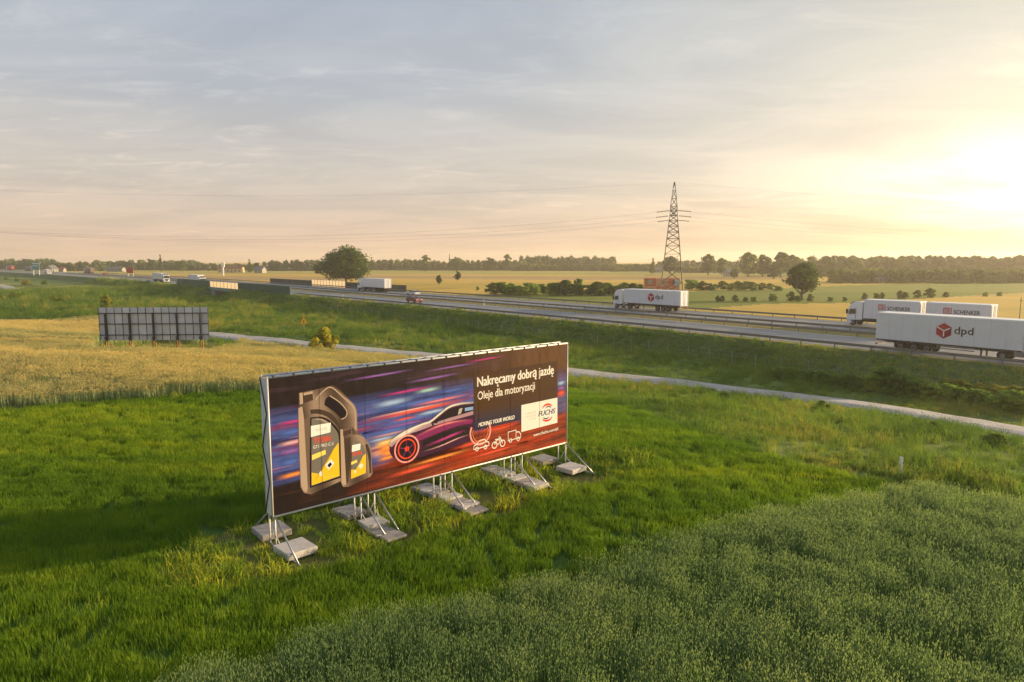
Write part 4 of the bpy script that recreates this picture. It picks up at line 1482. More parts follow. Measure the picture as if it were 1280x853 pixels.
def acrylic():
    m, t = new_mat('m_acrylic')
    v = objc(t)
    c = t.mix(t.math('MULTIPLY', t.noise(v, 1.2, 4), 0.4), (0.88, 0.80, 0.66), (0.78, 0.70, 0.56))
    b = principled(t, c, 0.35, 0, 0.4)
    tr = t.node('ShaderNodeBsdfTranslucent')
    t.l.new(c, tr.inputs[0])
    ms = t.node('ShaderNodeMixShader')
    ms.inputs[0].default_value = 0.6
    t.l.new(b.outputs[0], ms.inputs[1])
    t.l.new(tr.outputs[0], ms.inputs[2])
    t.l.new(ms.outputs[0], t.out.inputs[0])


acrylic()
br = thing('bridge', 'low concrete motorway bridge over the farm road underpass', 'bridge', road(U_BRIDGE, 0, 0), road_heading(U_BRIDGE))
# local x along the road, local y towards the camera
MB().box(-SPAN - 5, SPAN + 5, -33.0, 1.1, ROADZ - 1.0, ROADZ - 0.06).build('deck', 'm_bridge', br)
MB().box(-SPAN - 6, SPAN + 6, 1.12, 1.35, ROADZ - .9, ROADZ + .2).build('deck_edge', 'm_bridge_rim', br)
for sx in (-1, 1):
    MB().box(sx * (SPAN - .5) - .5, sx * (SPAN - .5) + .5, -32.8, 1.0, -6.5, ROADZ - 1.004).build('abutment', 'm_bridge', br)
    MB().prism([(sx * SPAN, ROADZ - 1.0), (sx * SPAN, -6.2), (sx * (SPAN + 8), -6.2)], 'y', 1.02, 1.5).build('wing_wall', 'm_bridge', br)
tr = [road(U_BRIDGE, w) for w in np.arange(-70, 70, 3.0)]
ribbon('farm_road', offset(tr, 2.6), offset(tr, -2.6), 3, 'm_gravel', 0.10)


def barrier(label, u0, u1, w, panel_mat, h, pl, group, name='noise_barrier', zb=0.05):
    t = thing(name, label, 'noise barrier', road(u0, w, ROADZ), 0, group)
    n = max(1, round(abs(u1 - u0) / pl))
    for i in range(n + 1):
        u = u0 + (u1 - u0) * i / n
        a = road(u, w) - Vector(t.location)
        hd = road_heading(u)
        o = MB().box(-.09, .09, -.09, .09, -0.5, h + 0.06).build('post', 'm_barrier_post', t)
        o.location = a
        o.rotation_euler = (0, 0, hd)
        if i < n:
            b = road(u0 + (u1 - u0) * (i + 1) / n, w) - Vector(t.location)
            L = (b - a).length
            p = MB().box(0.10, L - 0.10, -.045, .045, zb, h).build('panel', panel_mat, t)
            p.location = a
            p.rotation_euler = (0, 0, math.atan2(b.y - a.y, b.x - a.x))
            r_ = MB().box(0.10, L - 0.10, -.08, .08, zb - 0.35, zb - 0.004).build('plinth', 'm_bridge', t)
            r_.location = a
            r_.rotation_euler = p.rotation_euler
    return t


WB = -1.0
ua, ub, uc, ud = u_at(363, WB), u_at(298, WB), u_at(262, WB), u_at(222, WB)
G1, G2 = 'noise barriers along the near side of the bridge', 'noise barriers along the far side of the motorway'
barrier('dark green noise barrier panels right of the pale bridge panels, near side', ua, ub, WB, 'm_barrier_green', 2.3, 6.5, G1)
barrier('pale glowing see-through noise barrier on the bridge, near side', ub - 0.0, uc, WB + 0.25, 'm_acrylic', 2.2, 3.4, G1)
barrier('dark green noise barrier panels left of the pale bridge panels, near side', uc, ud, WB, 'm_barrier_green', 2.3, 8.0, G1)
WF = 32.9
f0, f1, f2, f3, f4 = u_at(508, WF), u_at(486, WF), u_at(432, WF), u_at(390, WF), u_at(338, WF)
barrier('low dark noise barrier on the far side, right of the white semi-trailer', f0, f1, WF, 'm_barrier_dark', 2.0, 5.0, G2)
barrier('dark noise barrier section on the far side behind the white semi-trailer', f1, f2, WF, 'm_barrier_dark', 2.0, 5.0, G2)
barrier('pale glowing noise barrier on the far side below the big oak', f2, f3, WF, 'm_acrylic', 2.3, 2.4, G2)
barrier('long dark noise barrier on the far side, left of the pale panels', f3, f4, WF, 'm_barrier_dark', 2.0, 6.0, G2)


def guardrail(label, w, u0, u1, face=1):
    t = thing('guardrail', label, 'guardrail', road(u0, w, ROADZ), 0, 'guardrails of the motorway')
    org = Vector(t.location)
    prof = [(0, .0), (.05, .05), (.05, .09), (0, .14), (0, .17), (.05, .22), (.05, .26), (0, .31)]
    vs, fs = [], []
    us = list(np.arange(u0, u1, 4.0))
    for u in us:
        for dw, dz in prof:
            p = road(u, w + dw * face, ROADZ) - org
            vs.append((p.x, p.y, p.z + 0.34 + dz))
    m = len(prof)
    for i in range(len(us) - 1):
        for k in range(m - 1):
            fs.append((i * m + k, i * m + m + k, i * m + m + k + 1, i * m + k + 1))
    link('beam', raw_mesh('beam', vs, fs, 'm_rail'), t)
    mb = MB()
    for u in us:
        p = road(u, w - 0.07 * face, ROADZ) - org
        mb.box(p.x - .05, p.x + .05, p.y - .05, p.y + .05, -0.3, 0.62)
    o = mb.build('post_row', 'm_rail', t)
    o['kind'] = 'stuff'
    return t


guardrail('guardrail on the verge along the near edge of the near carriageway', -1.05, -30, ua - 1, 1)
guardrail('guardrail on the near side of the grassy median', 12.3, -30, 560, -1)
guardrail('guardrail on the far side of the grassy median', 18.9, -30, 560, 1)
guardrail('guardrail along the outer edge of the far carriageway', 32.2, -30, 560, -1)

fn = thing('wire_fence', 'thin wire fence with pale posts at the foot of the embankment', 'fence', road(6, -8.3, -3))
fo = Vector(fn.location)
post_me = MB().bar((0, 0, -0.4), (0, 0, 1.7), 0.028, 6).mesh('post', 'm_steel')
tops = []
u = 6.0
while u < 170:
    p = road(u, -8.3)
    z = T1(p.x, p.y)
    o = link('post', post_me, fn, Vector((p.x, p.y, z)) - fo)
    o.rotation_euler = (random.uniform(-.03, .03), random.uniform(-.03, .03), 0)
    tops.append(Vector((p.x, p.y, z)) - fo)
    u += 3.1
for h in (0.6, 1.1, 1.6):
    MB().path([p + Vector((0, 0, h)) for p in tops], 0.004, 4).build('wire', 'm_steel', fn)

# ------------------------------------------------------------------ vehicles
paint('m_truck_white', (0.66, 0.67, 0.71), 0.35, 0.22, 0.8, coat=0.2, dirtcol=(0.35, 0.33, 0.30))
paint('m_seam', (0.44, 0.45, 0.47), 0.5, 0.1, 0.8)
paint('m_amber', (0.55, 0.20, 0.02), 0.3, 0.0)
paint('m_truck_roof', (0.78, 0.78, 0.78), 0.4, 0.10, 0.8)
paint('m_cab_white', (0.70, 0.71, 0.73), 0.3, 0.08, 1.0, coat=0.4)
paint('m_cab_teal', (0.16, 0.36, 0.44), 0.3, 0.08, 1.0, coat=0.4)
paint('m_cab_blue', (0.03, 0.05, 0.14), 0.3, 0.08, 1.0, coat=0.3)
paint('m_box_blue', (0.05, 0.07, 0.13), 0.5, 0.1, 1.0)
paint('m_box_brown', (0.24, 0.15, 0.11), 0.6, 0.2, 1.0)
paint('m_box_red', (0.42, 0.05, 0.035), 0.5, 0.15, 1.0)
paint('m_car_red', (0.22, 0.025, 0.025), 0.28, 0.06, 1.0, coat=0.6)
paint('m_car_white', (0.68, 0.69, 0.72), 0.28, 0.06, 1.0, coat=0.5)
paint('m_car_silver', (0.45, 0.46, 0.48), 0.3, 0.06, 1.0, metal=0.4, coat=0.5)
paint('m_chassis', (0.035, 0.035, 0.04), 0.7, 0.3, 1.5)
paint('m_tyre', (0.018, 0.018, 0.019), 0.85, 0.2, 4.0)
paint('m_rim', (0.20, 0.20, 0.21), 0.4, 0.3, 4.0, metal=0.5)
paint('m_glass', (0.020, 0.028, 0.034), 0.12, 0.0, 1.0, spec=0.8)
paint('m_lamp', (0.78, 0.76, 0.70), 0.2, 0.0, 1.0)
paint('m_tail', (0.45, 0.02, 0.015), 0.3, 0.0, 1.0)
paint('m_brand_red', (0.42, 0.010, 0.035), 0.4, 0.04)
paint('m_brand_red_dark', (0.26, 0.006, 0.022), 0.4, 0.04)
paint('m_brand_black', (0.025, 0.022, 0.024), 0.4, 0.04)
paint('m_db_red', (0.58, 0.030, 0.025), 0.4, 0.04)

WHEEL = {}


def wheel(parent, x, y, r=0.5, w=0.3):
    k = (r, w)
    if k not in WHEEL:
        WHEEL[k] = (MB().disc((0, 0, 0), 'y', r, w, 20, r * 0.52).mesh('wheel', 'm_tyre', False),
                    MB().disc((0, 0, 0), 'y', r * 0.53, w * 0.72, 16).mesh('rim', 'm_rim'))
    o = link('wheel', WHEEL[k][0], parent, (x, y, r))
    link('rim', WHEEL[k][1], o)
    if r > 0.4:
        hub = WHEEL.setdefault('hub', MB().disc((0, 0, 0), 'y', 0.13, 0.28, 10).mesh('hub', 'm_chassis'))
        link('hub', hub, o)
    return o


def cab(t, x0, h, mat, sleeper=True):
    """lorry cab: x0 is its back, front at x0+2.2"""
    L = 2.25
    prof = [(x0, 0.95), (x0 + L - .02, 0.80), (x0 + L, 1.35), (x0 + L - .06, 1.75), (x0 + L - .28, h - .75), (x0 + L - .55, h - .35), (x0 + L - 1.0, h - .05), (x0 + .5, h), (x0, h - .05)]
    body = MB()
    # slightly narrower roof
    n = len(prof)
    vs, fs = [], []
    for s in (-1, 1):
        for p in prof:
            w = 1.24 - 0.10 * max(0, (p[1] - 2.2) / (h - 2.2)) if h > 2.3 else 1.24
            vs.append((p[0], s * w, p[1]))
    fs = [tuple(range(n))[::-1], tuple(range(n, 2 * n))] + [(i, (i + 1) % n, n + (i + 1) % n, n + i) for i in range(n)]
    body.add(vs, fs)
    c = body.build('cab', mat, t)
    zs = 1.78
    MB().add([(x0 + L - .045, -1.12, zs), (x0 + L - .045, 1.12, zs), (x0 + L - .262, 1.06, h - .80), (x0 + L - .262, -1.06, h - .80)], [(0, 1, 2, 3)]).build('windscreen', 'm_glass', c)
    for s in (-1, 1):
        MB().add([(x0 + 1.0, s * 1.253, zs), (x0 + L - .25, s * 1.253, zs - .10), (x0 + L - .42, s * 1.225, zs + .72), (x0 + 1.0, s * 1.225, zs + .75)], [(0, 1, 2, 3)]).build('side_window', 'm_glass', c)
        MB().box(x0 + 0.9, x0 + .96, s * 1.245, s * 1.255, 1.0, 2.6).build('door_gap', 'm_chassis', c)
        MB().box(x0 + L - .2, x0 + L + .06, s * 1.28, s * 1.50, 1.75, 2.45, .04).build('mirror', 'm_chassis', c)
        MB().box(x0 + L - .03, x0 + L + .05, s * .72 - .25, s * .72 + .25, .72, .98, .03).build('headlight', 'm_lamp', c)
    MB().box(x0 + L - .75, x0 + L + .04, -1.24, 1.24, .32, .76, .06).build('bumper', mat if mat != 'm_cab_teal' else 'm_cab_white', c)
    MB().box(x0 + L - .01, x0 + L + .012, -.85, .85, 1.02, 1.55, .01).build('grille', 'm_chassis', c)
    MB().prism([(x0 + L - 1.05, h - .06), (x0 + L - .5, h - .38), (x0 + L - .3, h - .42), (x0 + L - .3, h - .34), (x0 + L - .9, h + .06)], 'y', -1.02, 1.02).build('sun_visor', 'm_chassis', c)
    MB().box(x0 + .1, x0 + L - .6, -1.15, -.2, .55, 0.93).build('step_box', 'm_chassis', c)
    MB().box(x0 + .1, x0 + L - .6, .2, 1.15, .55, 0.93).build('step_box', 'm_chassis', c)
    return c


def dpd_mark(t, x, y, z, s, face, mat2=True):
    """red cube emblem and grey-black word on a trailer side; face -1 is the right-hand side (y<0)"""
    f = face
    def P(a, b, off):
        return (x + a * s * (-f), y + f * off, z + b * s)
    top = [(0, .5), (.433, .25), (0, 0), (-.433, .25)]
    lft = [(-.433, .25), (0, 0), (0, -.5), (-.433, -.25)]
    rgt = [(.433, .25), (0, 0), (0, -.5), (.433, -.25)]
    em = MB().add([P(a, b, .012) for a, b in top], [(0, 1, 2, 3)]).build('emblem', 'm_brand_red', t)
    MB().add([P(a, b, .012) for a, b in lft], [(0, 1, 2, 3)]).build('emblem_side', 'm_brand_red', em)
    MB().add([P(a, b, .012) for a, b in rgt], [(0, 1, 2, 3)]).build('emblem_side', 'm_brand_red_dark', em)
    for a, b in (((0, .02), (0, -.36)), ((0, .0), (.34, .18)), ((-.0, .0), (-.40, .235))):
        dx, dz = b[0] - a[0], b[1] - a[1]
        L = math.hypot(dx, dz)
        nx, nz = -dz / L * .035, dx / L * .035
        q = [(a[0] + nx, a[1] + nz), (b[0] + nx, b[1] + nz), (b[0] - nx, b[1] - nz), (a[0] - nx, a[1] - nz)]
        MB().add([P(c, d, .018) for c, d in q], [(0, 1, 2, 3)]).build('emblem_line', 'm_truck_roof', em)
    me = text_mesh('dpd', s * 1.05, s * .62, 'm_brand_black', 0.012, 0, 'lettering')
    o = link('lettering', me, t, P(.60, -.30, .014))
    o.rotation_euler = (0, 0, 0 if f < 0 else math.pi)
    return em


def side_text(t, s, x, y, z, w, h, mat, face, bold=0.03, name='lettering'):
    o = link(name, text_mesh(s, w, h, mat, bold, 0, name), t, (x, y + face * .014, z))
    o.rotation_euler = (0, 0, 0 if face < 0 else math.pi)
    return o


def cargo(t, x0, x1, z0, z1, mat, rear=True):
    b = MB().box(x0, x1, -1.275, 1.275, z0, z1, 0.03).build('cargo_box', mat, t)
    MB().box(x0 + .02, x1 - .02, -1.25, 1.25, z1 + .002, z1 + .03, 0.01).build('roof_panel', 'm_truck_roof', b)
    for s in (-1, 1):
        MB().box(x0 + .03, x1 - .03, s * 1.285, s * 1.277, z0 + .0, z0 + .14).build('side_rail', 'm_chassis', b)
        MB().box(x0 + .03, x1 - .03, s * 1.285, s * 1.277, z1 - .10, z1 - .02).build('top_rail', 'm_truck_roof', b)
    nse = int((x1 - x0) / 1.24)
    for s in (-1, 1):
        for k in range(1, nse):
            xs = x0 + (x1 - x0) * k / nse
            MB().box(xs - .010, xs + .010, s * 1.283, s * 1.2755, z0 + .15, z1 - .11).build('panel_seam', 'm_seam', b)
        for k in range(5):
            xs = x0 + .5 + (x1 - x0 - 1) * k / 4
            MB().box(xs - .06, xs + .06, s * 1.298, s * 1.286, z0 + .03, z0 + .09).build('marker_lamp', 'm_amber', b)
    for s in (-1, 1):
        dr = MB().box(x0 - .045, x0 - .004, s * .62 - .60, s * .62 + .60, z0 + .06, z1 - .06, .01).build('rear_door', mat, b)
    for y in (-1.05, -.25, .25, 1.05):
        MB().bar((x0 - .06, y, z0 + .1), (x0 - .06, y, z1 - .1), 0.02, 5).build('lock_bar', 'm_rim', b)
    for s in (-1, 1):
        MB().box(x0 - .06, x0 - .01, s * 1.0 - .2, s * 1.0 + .2, z0 - .30, z0 - .12).build('tail_light', 'm_tail', b)
    return b


def semi(name, label, u, w, d, boxmat, cabmat, h=3.98, z0=1.12, roof=None, cat='truck', group='lorries on the motorway', brand=None):
    """articulated lorry; u is the road position of its rear end, d=+1 drives to the far left"""
    hd = road_heading(u + d * 7) + (0 if d > 0 else math.pi)
    t = thing(name, label, cat, road(u, w, ROADZ), hd, group)
    cargo(t, 0, 13.6, z0, h, boxmat)
    MB().box(0.6, 12.6, -.55, .55, .78, z0 - .003).build('chassis', 'm_chassis', t)
    MB().box(-.02, .10, -1.2, 1.2, .45, .62).build('underrun_bar', 'm_chassis', t)
    for x in (2.6, 3.9, 5.2):
        for s in (-1, 1):
            wheel(t, x, s * 1.08)
        MB().box(x - .07, x + .07, -1.0, 1.0, .43, .57).build('axle', 'm_chassis', t)
    for s in (-1, 1):
        MB().box(1.95, 2.02, s * 1.0 - .22, s * 1.0 + .22, .35, 1.0).build('mud_flap', 'm_chassis', t)
        MB().box(10.0, 10.16, s * .8 - .08, s * .8 + .08, .12, 1.1).build('landing_leg', 'm_chassis', t)
        MB().box(6.1, 9.6, s * 1.19 - .02, s * 1.19 + .02, .62, .72).build('side_guard', 'm_rim', t)
        MB().box(6.1, 9.6, s * 1.19 - .02, s * 1.19 + .02, .88, .98).build('side_guard', 'm_rim', t)
    # tractor
    MB().box(11.4, 16.6, -.45, .45, .55, .95).build('tractor_frame', 'm_chassis', t)
    cab(t, 14.15, h - .12, cabmat)
    for s in (-1, 1):
        wheel(t, 12.0, s * 1.0, .5, .55)
        wheel(t, 15.6, s * 1.08, .5, .32)
        MB().box(12.9, 14.0, s * 1.0 - .22, s * 1.0 + .22, .5, 1.02, .04).build('fuel_tank', 'm_rim', t)
        MB().box(11.4, 12.6, s * 1.0 - .26, s * 1.0 + .26, 1.04, 1.09).build('mudguard', 'm_chassis', t)
    if brand == 'dpd':
        for s in (-1, 1):
            dpd_mark(t, 6.75 if s > 0 else 6.75, s * 1.29, (z0 + h) / 2 + .02, 1.62 if d < 0 else 1.75, s)
    return t


# near carriageway: lorry driving out of the picture on the right; only its left... (camera side) is marked
semi('semi_trailer_truck', 'near white articulated lorry with red cube emblem leaving the frame on the right', u_at(1093.5, 1.7), 3.0, -1, 'm_truck_white', 'm_cab_teal', 4.0, 1.0, brand='dpd')
uf = u_at(849, 26.6)
semi('semi_trailer_truck', 'white articulated lorry with red cube emblem in front of the pylon', uf, 27.9, 1, 'm_truck_white', 'm_cab_white', 3.95, 1.12, brand='dpd')
semi('semi_trailer_truck', 'plain white articulated lorry by the far noise barrier near the oak', u_at(480, 26.6), 27.9, 1, 'm_truck_white', 'm_cab_white', 3.95, 1.15)
semi('semi_trailer_truck', 'white lorry with pale cab left of the green barrier, near lane', u_at(192, 2.0) , 2.9, -1, 'm_truck_white', 'm_cab_white', 3.9, 1.15)
semi('semi_trailer_truck', 'distant dark blue lorry at the far left of the motorway', u_at(38, 26.6), 27.9, 1, 'm_box_blue', 'm_cab_blue', 3.95, 1.15)
semi('semi_trailer_truck', 'distant brown curtain-sided lorry right of the blue-green road sign', u_at(113, 26.6), 27.9, 1, 'm_box_brown', 'm_cab_white', 3.95, 1.15)
semi('semi_trailer_truck', 'distant lorry with grey-red trailer at the left frame edge', u_at(14, 26.6), 27.9, 1, 'm_box_red', 'm_cab_white', 3.95, 1.15)


def rigid_with_trailer(label, ufront, w):
    """box lorry with drawbar trailer, driving to the far left; local x=0 is the rear of the trailer"""
    Lt = 18.6
    u = ufront - Lt
    t = thing('box_truck_with_trailer', label, 'truck', road(u, w, ROADZ), road_heading(u + 9), 'lorries on the motorway')
    h, z0 = 3.95, 1.05
    cargo(t, 0.0, 7.75, z0, h, 'm_truck_white')
    cargo(t, 8.55, 16.15, z0, h, 'm_truck_white')
    cab(t, 16.35, h - .35, 'm_cab_white')
    MB().box(.5, 7.4, -.5, .5, .72, z0 - .003).build('trailer_frame', 'm_chassis', t)
    MB().box(8.8, 18.3, -.45, .45, .6, z0 - .003).build('chassis', 'm_chassis', t)
    MB().bar((7.2, 0, .7), (9.0, 0, .7), .07, 6).build('drawbar', 'm_chassis', t)
    for x in (3.0, 4.3, 10.9, 12.2, 17.65):
        for s in (-1, 1):
            wheel(t, x, s * 1.06, .48, .34)
    for x0 in (0, 8.55):
        for s in (-1, 1):
            y = s * 1.29
            xs = x0 + (5.55 if s > 0 else 2.2)
            k = -1 if s > 0 else 1
            # red framed letters DB and the word beside them
            xa, xb = xs, xs + k * 1.05
            fr = MB()
            for (a, b, c, d_) in ((0, 1.05, 0, .09), (0, 1.05, .70, .79), (0, .09, .09, .70), (.96, 1.05, .09, .70)):
                fr.add([(xs + k * a, y + s * .012, 2.55 + c), (xs + k * b, y + s * .012, 2.55 + c), (xs + k * b, y + s * .012, 2.55 + d_), (xs + k * a, y + s * .012, 2.55 + d_)], [(0, 1, 2, 3)])
            fr.build('letter_frame', 'm_db_red', t)
            side_text(t, 'DB', xs + k * .2, y, 2.70, .65, .50, 'm_db_red', s, .012)
            side_text(t, 'SCHENKER', xs + k * 1.30, y, 2.55, 3.10, .56, 'm_brand_black', s, .012)
    return t


rigid_with_trailer('white box lorry and trailer with red and black lettering', u_at(1057.5, 26.6), 27.9)

# box van showing above the green barrier
t = thing('box_truck', 'white high-roofed van half hidden behind the green barrier', 'truck', road(u_at(236, 2.2), 3.4, ROADZ), road_heading(u_at(250, 2.2)) + math.pi, 'lorries on the motorway')
cargo(t, 0, 11.2, 1.0, 3.9, 'm_truck_white')
cab(t, 11.4, 3.4, 'm_cab_white')
MB().box(.4, 13.4, -.45, .45, .6, .997).build('chassis', 'm_chassis', t)
for x in (2.2, 3.4, 12.7):
    for s in (-1, 1):
        wheel(t, x, s * 1.06, .48, .34)
# small white delivery lorry at far left
t = thing('box_truck', 'small distant white lorry below the blue-green road sign', 'truck', road(u_at(57, 3.0), 3.4, ROADZ), road_heading(u_at(60, 2.2)) + math.pi, 'lorries on the motorway')
cargo(t, 0, 6.2, .95, 3.2, 'm_truck_white')
cab(t, 6.4, 2.9, 'm_cab_white')
MB().box(.4, 8.4, -.45, .45, .6, .947).build('chassis', 'm_chassis', t)
for x in (1.6, 7.7):
    for s in (-1, 1):
        wheel(t, x, s * 1.0, .42, .3)


def car(label, u, w, d, mat):
    hd = road_heading(u) + (0 if d > 0 else math.pi)
    t = thing('car', label, 'car', road(u, w, ROADZ), hd, 'cars on the motorway')
    prof = [(-2.1, .35), (2.05, .32), (2.15, .55), (2.05, .78), (1.05, .98), (-1.75, 1.02), (-2.12, .90), (-2.18, .6)]
    body = MB()
    n = len(prof)
    vs = []
    for s, ww in ((-1, .80), (-1, .90), (1, .90), (1, .80)):
        for p in prof:
            k = 0.0 if ww == .90 else .05
            vs.append((p[0] * (1 - k * .4), s * ww, p[1] + (k if p[1] < .5 else -k)))
    fs = [tuple(range(n))[::-1], tuple(range(3 * n, 4 * n))]
    for a in range(3):
        fs += [(a * n + i, a * n + (i + 1) % n, (a + 1) * n + (i + 1) % n, (a + 1) * n + i) for i in range(n)]
    b = body.add(vs, fs).build('body', mat, t)
    gl = [(1.15, .97), (.35, 1.42), (-1.05, 1.44), (-1.85, 1.01)]
    vs = [(p[0], s * (.80 if p[1] < 1.2 else .62), p[1]) for s in (-1, 1) for p in gl]
    MB().add(vs, [(0, 1, 2, 3), (4, 7, 6, 5)] + [(i, 4 + i, 4 + (i + 1) % 4, (i + 1) % 4) for i in range(4)]).build('window_band', 'm_glass', b)
    MB().box(-1.08, .38, -.625, .625, 1.415, 1.475, .03).build('roof', mat, b)
    for s in (-1, 1):
        MB().bar((-.32, s * .81, .98), (-.36, s * .64, 1.43), .035, 5).build('pillar', mat, b)
        MB().box(1.98, 2.14, s * .65 - .16, s * .65 + .16, .62, .76, .02).build('headlight', 'm_lamp', b)
        MB().box(-2.19, -2.08, s * .68 - .15, s * .68 + .15, .70, .86, .02).build('tail_light', 'm_tail', b)
        MB().box(.72, .9, s * .95 - .08, s * .95 + .08, .95, 1.08, .02).build('mirror', mat, b)
        for x in (-1.3, 1.3):
            wheel(t, x, s * .80, .32, .22)
    return t


car('dark red car on the near carriageway below the white car', u_at(516, 4.8), 5.2, 1 * -1, 'm_car_red')
car('white car on the far carriageway above the dark red car', u_at(514, 21.6), 22.2, 1, 'm_car_white')
car('silver car between the two white lorries left of the green barrier', u_at(224, 8.0), 8.2, -1, 'm_car_silver')
car('bright red van-like car far left on the motorway', u_at(131, 22.0), 22.4, 1, 'm_box_red')

# ------------------------------------------------------------------ pylon and power lines
paint('m_pylon', (0.10, 0.105, 0.09), 0.6, 0.25, 1.0, metal=0.3)
paint('m_wire', (0.05, 0.05, 0.055), 0.6)
PD = 212.0
px_ = at(838, 372, -2.0)
PX, PY = (838 - 640) / FPX * (PD + 1.2), PD
PZ = T1(PX, PY)
py_ = thing('pylon', 'dark lattice high-voltage pylon rising above the far trees', 'pylon', (PX, PY, PZ), R(-13))
HT = 35.2


def half(z):
    return float(np.interp(z, [0, 13.4, 25.1, 27.9, HT], [3.6, 2.3, 1.1, 1.0, .12]))


lv = [0, 4.7, 9.2, 13.4, 15.9, 18.1, 20.1, 21.9, 23.5, 25.1, 26.5, 27.9, 30.2, 32.6, HT]
for sx in (-1, 1):
    for sy in (-1, 1):
        mb = MB()
        for a, b in zip(lv, lv[1:]):
            mb.bar((sx * half(a), sy * half(a), a), (sx * half(b), sy * half(b), b), .13 if a < 22 else .09, 4)
        mb.build('leg', 'm_pylon', py_)
for k, (a, b) in enumerate(zip(lv, lv[1:])):
    mb = MB()
    ha, hb = half(a), half(b)
    for (x0, y0), (x1, y1) in (((-1, -1), (1, -1)), ((1, -1), (1, 1)), ((1, 1), (-1, 1)), ((-1, 1), (-1, -1))):
        mb.bar((x0 * ha, y0 * ha, a), (x1 * hb, y1 * hb, b), .06, 4)
        mb.bar((x1 * ha, y1 * ha, a), (x0 * hb, y0 * hb, b), .06, 4)
        if a > 3:
            mb.bar((x0 * ha, y0 * ha, a), (x1 * ha, y1 * ha, a), .055, 4)
    mb.build('bracing', 'm_pylon', py_)
ARM = 9.0
for sy in (-1, 1):
    mb = MB()
    for sx in (-.9, .9):
        mb.bar((sx, sy * .9, 25.2), (0, sy * ARM, 25.5), .09, 4)
        mb.bar((sx, sy * .9, 27.4), (0, sy * ARM, 25.5), .07, 4)
    for q in (.3, .6):
        mb.bar((-.9 * (1 - q), sy * (.9 + q * 8.1), 25.2 + .3 * q), (.9 * (1 - q), sy * (.9 + q * 8.1), 25.2 + .3 * q), .05, 4)
    mb.build('crossarm', 'm_pylon', py_)
c12, s12 = math.cos(R(-13)), math.sin(R(-13))
wires = []
for k, oy in enumerate((-ARM, -ARM * .45 if False else 0.0, ARM)):
    zc = {-ARM: 26.0, 0.0: 25.0, ARM: 24.2}[oy]
    for sgn in (-1, 1):
        a0 = (sgn * (1.2 if oy else 1.6), oy, zc)
        a1 = (sgn * (4.9 if oy else 5.3), oy, zc - .4)
        mb = MB().bar(a0, a1, .05, 5)
        for q in range(9):
            x = a0[0] + (a1[0] - a0[0]) * (q + .5) / 9
            mb.disc((x, oy, zc - -.4 * -(q + .5) / 9), 'x', .20, .16, 8)
        mb.build('insulator', 'm_pylon', py_)
        wires.append((sgn, Vector((PX + a1[0] * c12 - a1[1] * s12, PY + a1[0] * s12 + a1[1] * c12, PZ + a1[2])), oy))
LBL = {(-1, -1): 'nearest', (-1, 0): 'middle', (-1, 1): 'farthest'}
for sgn, p, oy in wires:
    q = Vector((-229, 192 + oy, 24.2)) if sgn < 0 else Vector((334, 252 + oy, 22))
    sag = 8.4 if sgn < 0 else 6.6
    pts = []
    for i in range(41):
        f = i / 40
        v = p.lerp(q, f)
        v.z -= sag * 4 * f * (1 - f)
        pts.append(v)
    o = MB().path([v - p for v in pts], .016, 5).build('power_cable', 'm_wire')
    o.location = p
    tag(o, '%s of the three power cables running %s from the pylon arms' % ({-ARM: 'nearest', 0.0: 'middle', ARM: 'farthest'}[oy], 'left' if sgn < 0 else 'right'), 'power cable', 'power cables hung from the pylon')
for sgn in (-1, 1):
    p = Vector((PX, PY, PZ + HT))
    q = Vector((-229, 192, 33)) if sgn < 0 else Vector((334, 252, 31))
    pts = [p.lerp(q, i / 30) - Vector((0, 0, 5.5 * 4 * i / 30 * (1 - i / 30))) for i in range(31)]
    o = MB().path([v - p for v in pts], .012, 4).build('power_cable', 'm_wire')
    o.location = p
    tag(o, 'thin topmost earth cable running %s from the pylon tip' % ('left' if sgn < 0 else 'right'), 'power cable', 'power cables hung from the pylon')

# ------------------------------------------------------------------ orange-red container stack behind the pylon
paint('m_orange', (0.70, 0.17, 0.07), 0.5, 0.2, 0.6)
paint('m_orange_pale', (0.78, 0.34, 0.20), 0.5, 0.2, 0.6)
paint('m_pane', (0.35, 0.38, 0.30), 0.25, 0.1, 0.6)
D2 = 228.0
xc = (827 - 640) / FPX * D2
st = thing('container_stack', 'orange-red stacked containers with windows behind the pylon foot', 'container building', (xc, D2, T1(xc, D2)), R(-6))
for j in range(2):
    for i in range(3):
        x0 = -5.7 + i * 3.8
        if (i, j) == (2, 1):
            m = 'm_orange'
        else:
            m = 'm_orange' if (i + j) % 2 else 'm_orange_pale'
        z0 = .1 + j * 2.75
        b = MB().box(x0 + .03, x0 + 3.77, 0, 4.0, z0, z0 + 2.7, .04).build('container', m, st)
        for q in range(9):
            MB().box(x0 + .2 + q * .4, x0 + .36 + q * .4, -.05, -.002, z0 + .18, z0 + 2.5).build('rib', m, b)
        if (i, j) in ((0, 1), (0, 0), (2, 1)):
            wx = x0 + (1.0 if i == 0 else 1.6)
            MB().box(wx, wx + 1.5, -.12, -.052, z0 + .8, z0 + 2.1).build('window', 'm_pane' if i == 0 else 'm_glass', b)
    for i in range(4):
        x = -5.7 + i * 3.8
        MB().box(x - .08, x + .08, -.14, 0.0, .1 + j * 2.75, 2.8 + j * 2.75).build('corner_post', 'm_orange_pale', st)
MB().box(4.1, 5.6, -.4, -.13, 3.0, 5.3).build('sign_board', 'm_sheet', st)
for x in (-5.6, -2.0, 1.8, 5.5):
    MB().bar((x, 0, 5.55), (x, 0, 6.5), .05, 5).build('roof_rail', 'm_orange_pale', st)
MB().bar((-5.6, 0, 6.45), (5.5, 0, 6.45), .05, 5).build('roof_rail', 'm_orange_pale', st)

